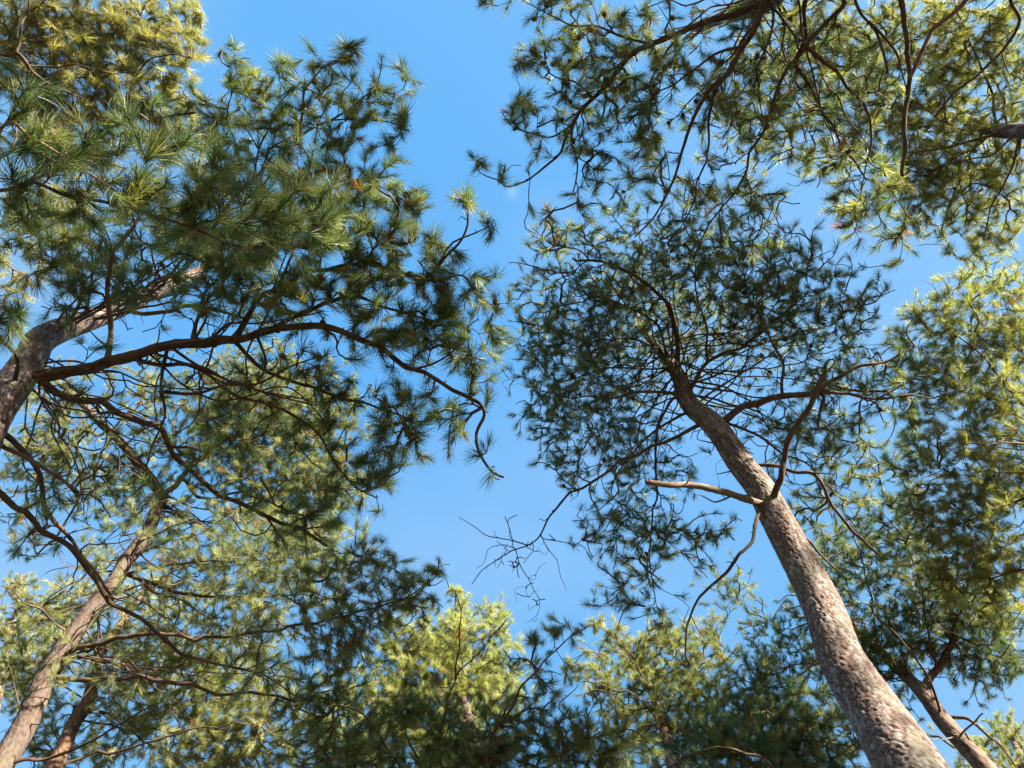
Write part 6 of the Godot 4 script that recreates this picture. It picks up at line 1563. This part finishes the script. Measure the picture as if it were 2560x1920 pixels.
	clump(t, 2.37, 9, -6.2, 0.42, 0.31, 122)
	clump(t, 3.08, 9.7, -6.39, 0.45, 0.34, 144)
	clump(t, 1.9, 8.8, -6.1, 0.36, 0.27, 80)
	clump(t, 3.05, 10.2, -6.37, 0.48, 0.36, 190)
	clump(t, 3.31, 9.6, -6.25, 0.56, 0.42, 261)
	clump(t, 2.6, 9.1, -6.16, 0.47, 0.36, 158)
	clump(t, 3.75, 9.6, -6.18, 0.45, 0.33, 139)
	clump(t, 3.14, 9.1, -6.29, 0.48, 0.36, 175)
	clump(t, 3.67, 9.1, -6.29, 0.42, 0.32, 126)
	clump(t, 3.49, 10.8, -6.38, 0.25, 0.19, 40)
	clump(t, 2.54, 9.6, -6.31, 0.34, 0.25, 63)
	grow(t)

	t = pine("far pale pine showing between the forked stem and the lower right edge", 25, Vector3(6.73, 0, -8.7), {"lush": 0.8, "warm": 0.7, "green": Color(0.158, 0.217, 0.100)})
	trunk(t, [[6.73, -0.05, -8.7, 0.125], [7.33, 4.48, -8.96, 0.115], [8.24, 11.2, -9.35, 0.1], [8.78, 12.6, -9.59, 0.075], [9.35, 14, -9.89, 0.04], [9.7, 14.8, -10.05, 0.007]], 12, 0.1, 10)
	clump(t, 9.4, 14.4, -10, 0.27, 0.2, 46)
	clump(t, 9.26, 13.8, -9.83, 0.38, 0.29, 94)
	clump(t, 8.89, 14, -9.99, 0.31, 0.23, 52)
	clump(t, 8.13, 13.2, -9.72, 0.33, 0.25, 51)
	clump(t, 8.73, 13, -9.65, 0.4, 0.3, 95)
	clump(t, 7.13, 13.6, -9.28, 0.33, 0.25, 42)
	clump(t, 6.79, 13.2, -9.44, 0.33, 0.24, 39)
	grow(t)

	t = pine("young pine outside the clearing on the sunny side, nearest the broad overhead pine", 31, Vector3(9.5, 0, 7.5), {"lush": 0.5, "warm": 0.5})
	trunk(t, [[9.5, -0.05, 7.5, 0.2], [9.3, 5.76, 7.34, 0.16], [9.44, 9.6, 7.5, 0.1], [9.5, 12.8, 7.5, 0.02]], 14, 0.12, 12)
	clump(t, 10.99, 5.38, 7.72, 0.75, 0.4, 95)
	clump(t, 8.75, 5.85, 8.81, 0.75, 0.4, 95)
	clump(t, 9.9, 6.31, 6.18, 0.75, 0.4, 95)
	clump(t, 10.24, 6.78, 8.99, 0.75, 0.4, 95)
	clump(t, 8.02, 7.25, 7.67, 0.75, 0.4, 95)
	clump(t, 10.59, 7.72, 6.74, 0.75, 0.4, 95)
	clump(t, 8.85, 8.19, 8.34, 0.75, 0.4, 95)
	clump(t, 8.4, 8.66, 6.56, 0.75, 0.4, 95)
	clump(t, 10.44, 9.13, 7.76, 0.75, 0.4, 95)
	clump(t, 8.65, 9.6, 7.99, 0.75, 0.4, 95)
	clump(t, 10.1, 10.07, 6.92, 0.75, 0.4, 95)
	clump(t, 9.96, 10.54, 8.28, 0.75, 0.4, 95)
	clump(t, 8.7, 11.01, 6.99, 0.75, 0.4, 95)
	clump(t, 10.16, 11.48, 7.54, 0.75, 0.4, 95)
	clump(t, 9.24, 11.95, 8.17, 0.75, 0.4, 95)
	clump(t, 9.61, 12.42, 7.09, 0.75, 0.4, 95)
	grow(t)

	t = pine("young pine outside the clearing on the sunny side, standing farthest to the right", 32, Vector3(13, 0, 5), {"lush": 0.5, "warm": 0.5})
	trunk(t, [[13, -0.05, 5, 0.2], [12.83, 6.12, 4.89, 0.16], [12.88, 10.2, 5, 0.1], [13, 13.6, 5, 0.02]], 14, 0.12, 12)
	clump(t, 14.71, 5.71, 5.57, 0.75, 0.4, 95)
	clump(t, 11.8, 6.18, 5.76, 0.75, 0.4, 95)
	clump(t, 13.18, 6.65, 3.12, 0.75, 0.4, 95)
	clump(t, 14.11, 7.11, 6.51, 0.75, 0.4, 95)
	clump(t, 11.76, 7.58, 4.35, 0.75, 0.4, 95)
	clump(t, 13.89, 8.05, 3.71, 0.75, 0.4, 95)
	clump(t, 13.04, 8.52, 6.04, 0.75, 0.4, 95)
	clump(t, 12.58, 8.98, 3.62, 0.75, 0.4, 95)
	clump(t, 14.14, 9.45, 5.82, 0.75, 0.4, 95)
	clump(t, 12.28, 9.92, 5.52, 0.75, 0.4, 95)
	clump(t, 13.16, 10.39, 3.78, 0.75, 0.4, 95)
	clump(t, 13.46, 10.85, 5.65, 0.75, 0.4, 95)
	clump(t, 12.32, 11.32, 4.9, 0.75, 0.4, 95)
	clump(t, 13.6, 11.79, 4.6, 0.75, 0.4, 95)
	clump(t, 12.78, 12.26, 5.6, 0.75, 0.4, 95)
	clump(t, 13.11, 12.72, 4.48, 0.75, 0.4, 95)
	clump(t, 13.35, 13.19, 5.49, 0.75, 0.4, 95)
	grow(t)

	t = pine("young pine outside the clearing on the sunny side, behind the photographer", 33, Vector3(7.4, 0, 8.4), {"lush": 0.5, "warm": 0.5})
	trunk(t, [[7.4, -0.05, 8.4, 0.2], [7.43, 7.02, 8.45, 0.16], [7.59, 11.7, 8.4, 0.1], [7.4, 15.6, 8.4, 0.02]], 14, 0.12, 12)
	clump(t, 9.29, 6.55, 8.06, 0.75, 0.4, 95)
	clump(t, 5.51, 6.85, 9.26, 0.75, 0.4, 95)
	clump(t, 7.1, 7.14, 6.6, 0.75, 0.4, 95)
	clump(t, 8.29, 7.44, 9.82, 0.75, 0.4, 95)
	clump(t, 5.99, 7.74, 7.54, 0.75, 0.4, 95)
	clump(t, 8.95, 8.03, 7.31, 0.75, 0.4, 95)
	clump(t, 6.89, 8.33, 9.71, 0.75, 0.4, 95)
	clump(t, 6.52, 8.62, 7.19, 0.75, 0.4, 95)
	clump(t, 8.92, 8.92, 8.39, 0.75, 0.4, 95)
	clump(t, 6.07, 9.21, 8.67, 0.75, 0.4, 95)
	clump(t, 8.47, 9.51, 7.17, 0.75, 0.4, 95)
	clump(t, 7.77, 9.81, 9.78, 0.75, 0.4, 95)
	clump(t, 6.4, 10.1, 8.18, 0.75, 0.4, 95)
	clump(t, 8.5, 10.4, 8.59, 0.75, 0.4, 95)
	clump(t, 6.87, 10.69, 9.7, 0.75, 0.4, 95)
	clump(t, 7.47, 10.99, 7.45, 0.75, 0.4, 95)
	clump(t, 8.23, 11.29, 8.92, 0.75, 0.4, 95)
	clump(t, 6.59, 11.58, 8.58, 0.75, 0.4, 95)
	clump(t, 8.07, 11.88, 7.76, 0.75, 0.4, 95)
	clump(t, 7.43, 12.17, 9.24, 0.75, 0.4, 95)
	clump(t, 6.78, 12.47, 8.01, 0.75, 0.4, 95)
	clump(t, 8.29, 12.77, 8.81, 0.75, 0.4, 95)
	clump(t, 6.8, 13.06, 8.77, 0.75, 0.4, 95)
	clump(t, 7.36, 13.36, 7.74, 0.75, 0.4, 95)
	clump(t, 7.78, 13.65, 8.88, 0.75, 0.4, 95)
	clump(t, 6.79, 13.95, 8.32, 0.75, 0.4, 95)
	clump(t, 7.96, 14.24, 7.95, 0.75, 0.4, 95)
	clump(t, 7.18, 14.54, 8.98, 0.75, 0.4, 95)
	clump(t, 7.14, 14.84, 7.87, 0.75, 0.4, 95)
	clump(t, 7.77, 15.13, 8.72, 0.75, 0.4, 95)
	grow(t)

	t = pine("tall young pine outside the clearing, farthest back on the sunny side", 34, Vector3(15, 0, 10), {"lush": 0.5, "warm": 0.5})
	trunk(t, [[15, -0.05, 10, 0.2], [15.01, 6.84, 10.03, 0.16], [15.21, 11.4, 10, 0.1], [15, 15.2, 10, 0.02]], 14, 0.12, 12)
	clump(t, 17, 6.38, 10.66, 0.75, 0.4, 95)
	clump(t, 13.63, 6.88, 11.56, 0.75, 0.4, 95)
	clump(t, 15.04, 7.37, 8.49, 0.75, 0.4, 95)
	clump(t, 16.32, 7.86, 10.89, 0.75, 0.4, 95)
	clump(t, 13.65, 8.35, 10.14, 0.75, 0.4, 95)
	clump(t, 16.43, 8.84, 9.26, 0.75, 0.4, 95)
	clump(t, 14.5, 9.33, 10.99, 0.75, 0.4, 95)
	clump(t, 14.16, 9.83, 9.23, 0.75, 0.4, 95)
	clump(t, 16.28, 10.32, 10.53, 0.75, 0.4, 95)
	clump(t, 13.66, 10.81, 10.2, 0.75, 0.4, 95)
	clump(t, 15.55, 11.3, 9.02, 0.75, 0.4, 95)
	clump(t, 15.41, 11.79, 10.81, 0.75, 0.4, 95)
	clump(t, 14.11, 12.29, 9.74, 0.75, 0.4, 95)
	clump(t, 15.86, 12.78, 9.89, 0.75, 0.4, 95)
	clump(t, 14.63, 13.27, 10.64, 0.75, 0.4, 95)
	clump(t, 14.75, 13.76, 9.26, 0.75, 0.4, 95)
	clump(t, 15.49, 14.25, 10.47, 0.75, 0.4, 95)
	clump(t, 14.52, 14.74, 9.9, 0.75, 0.4, 95)
	grow(t)
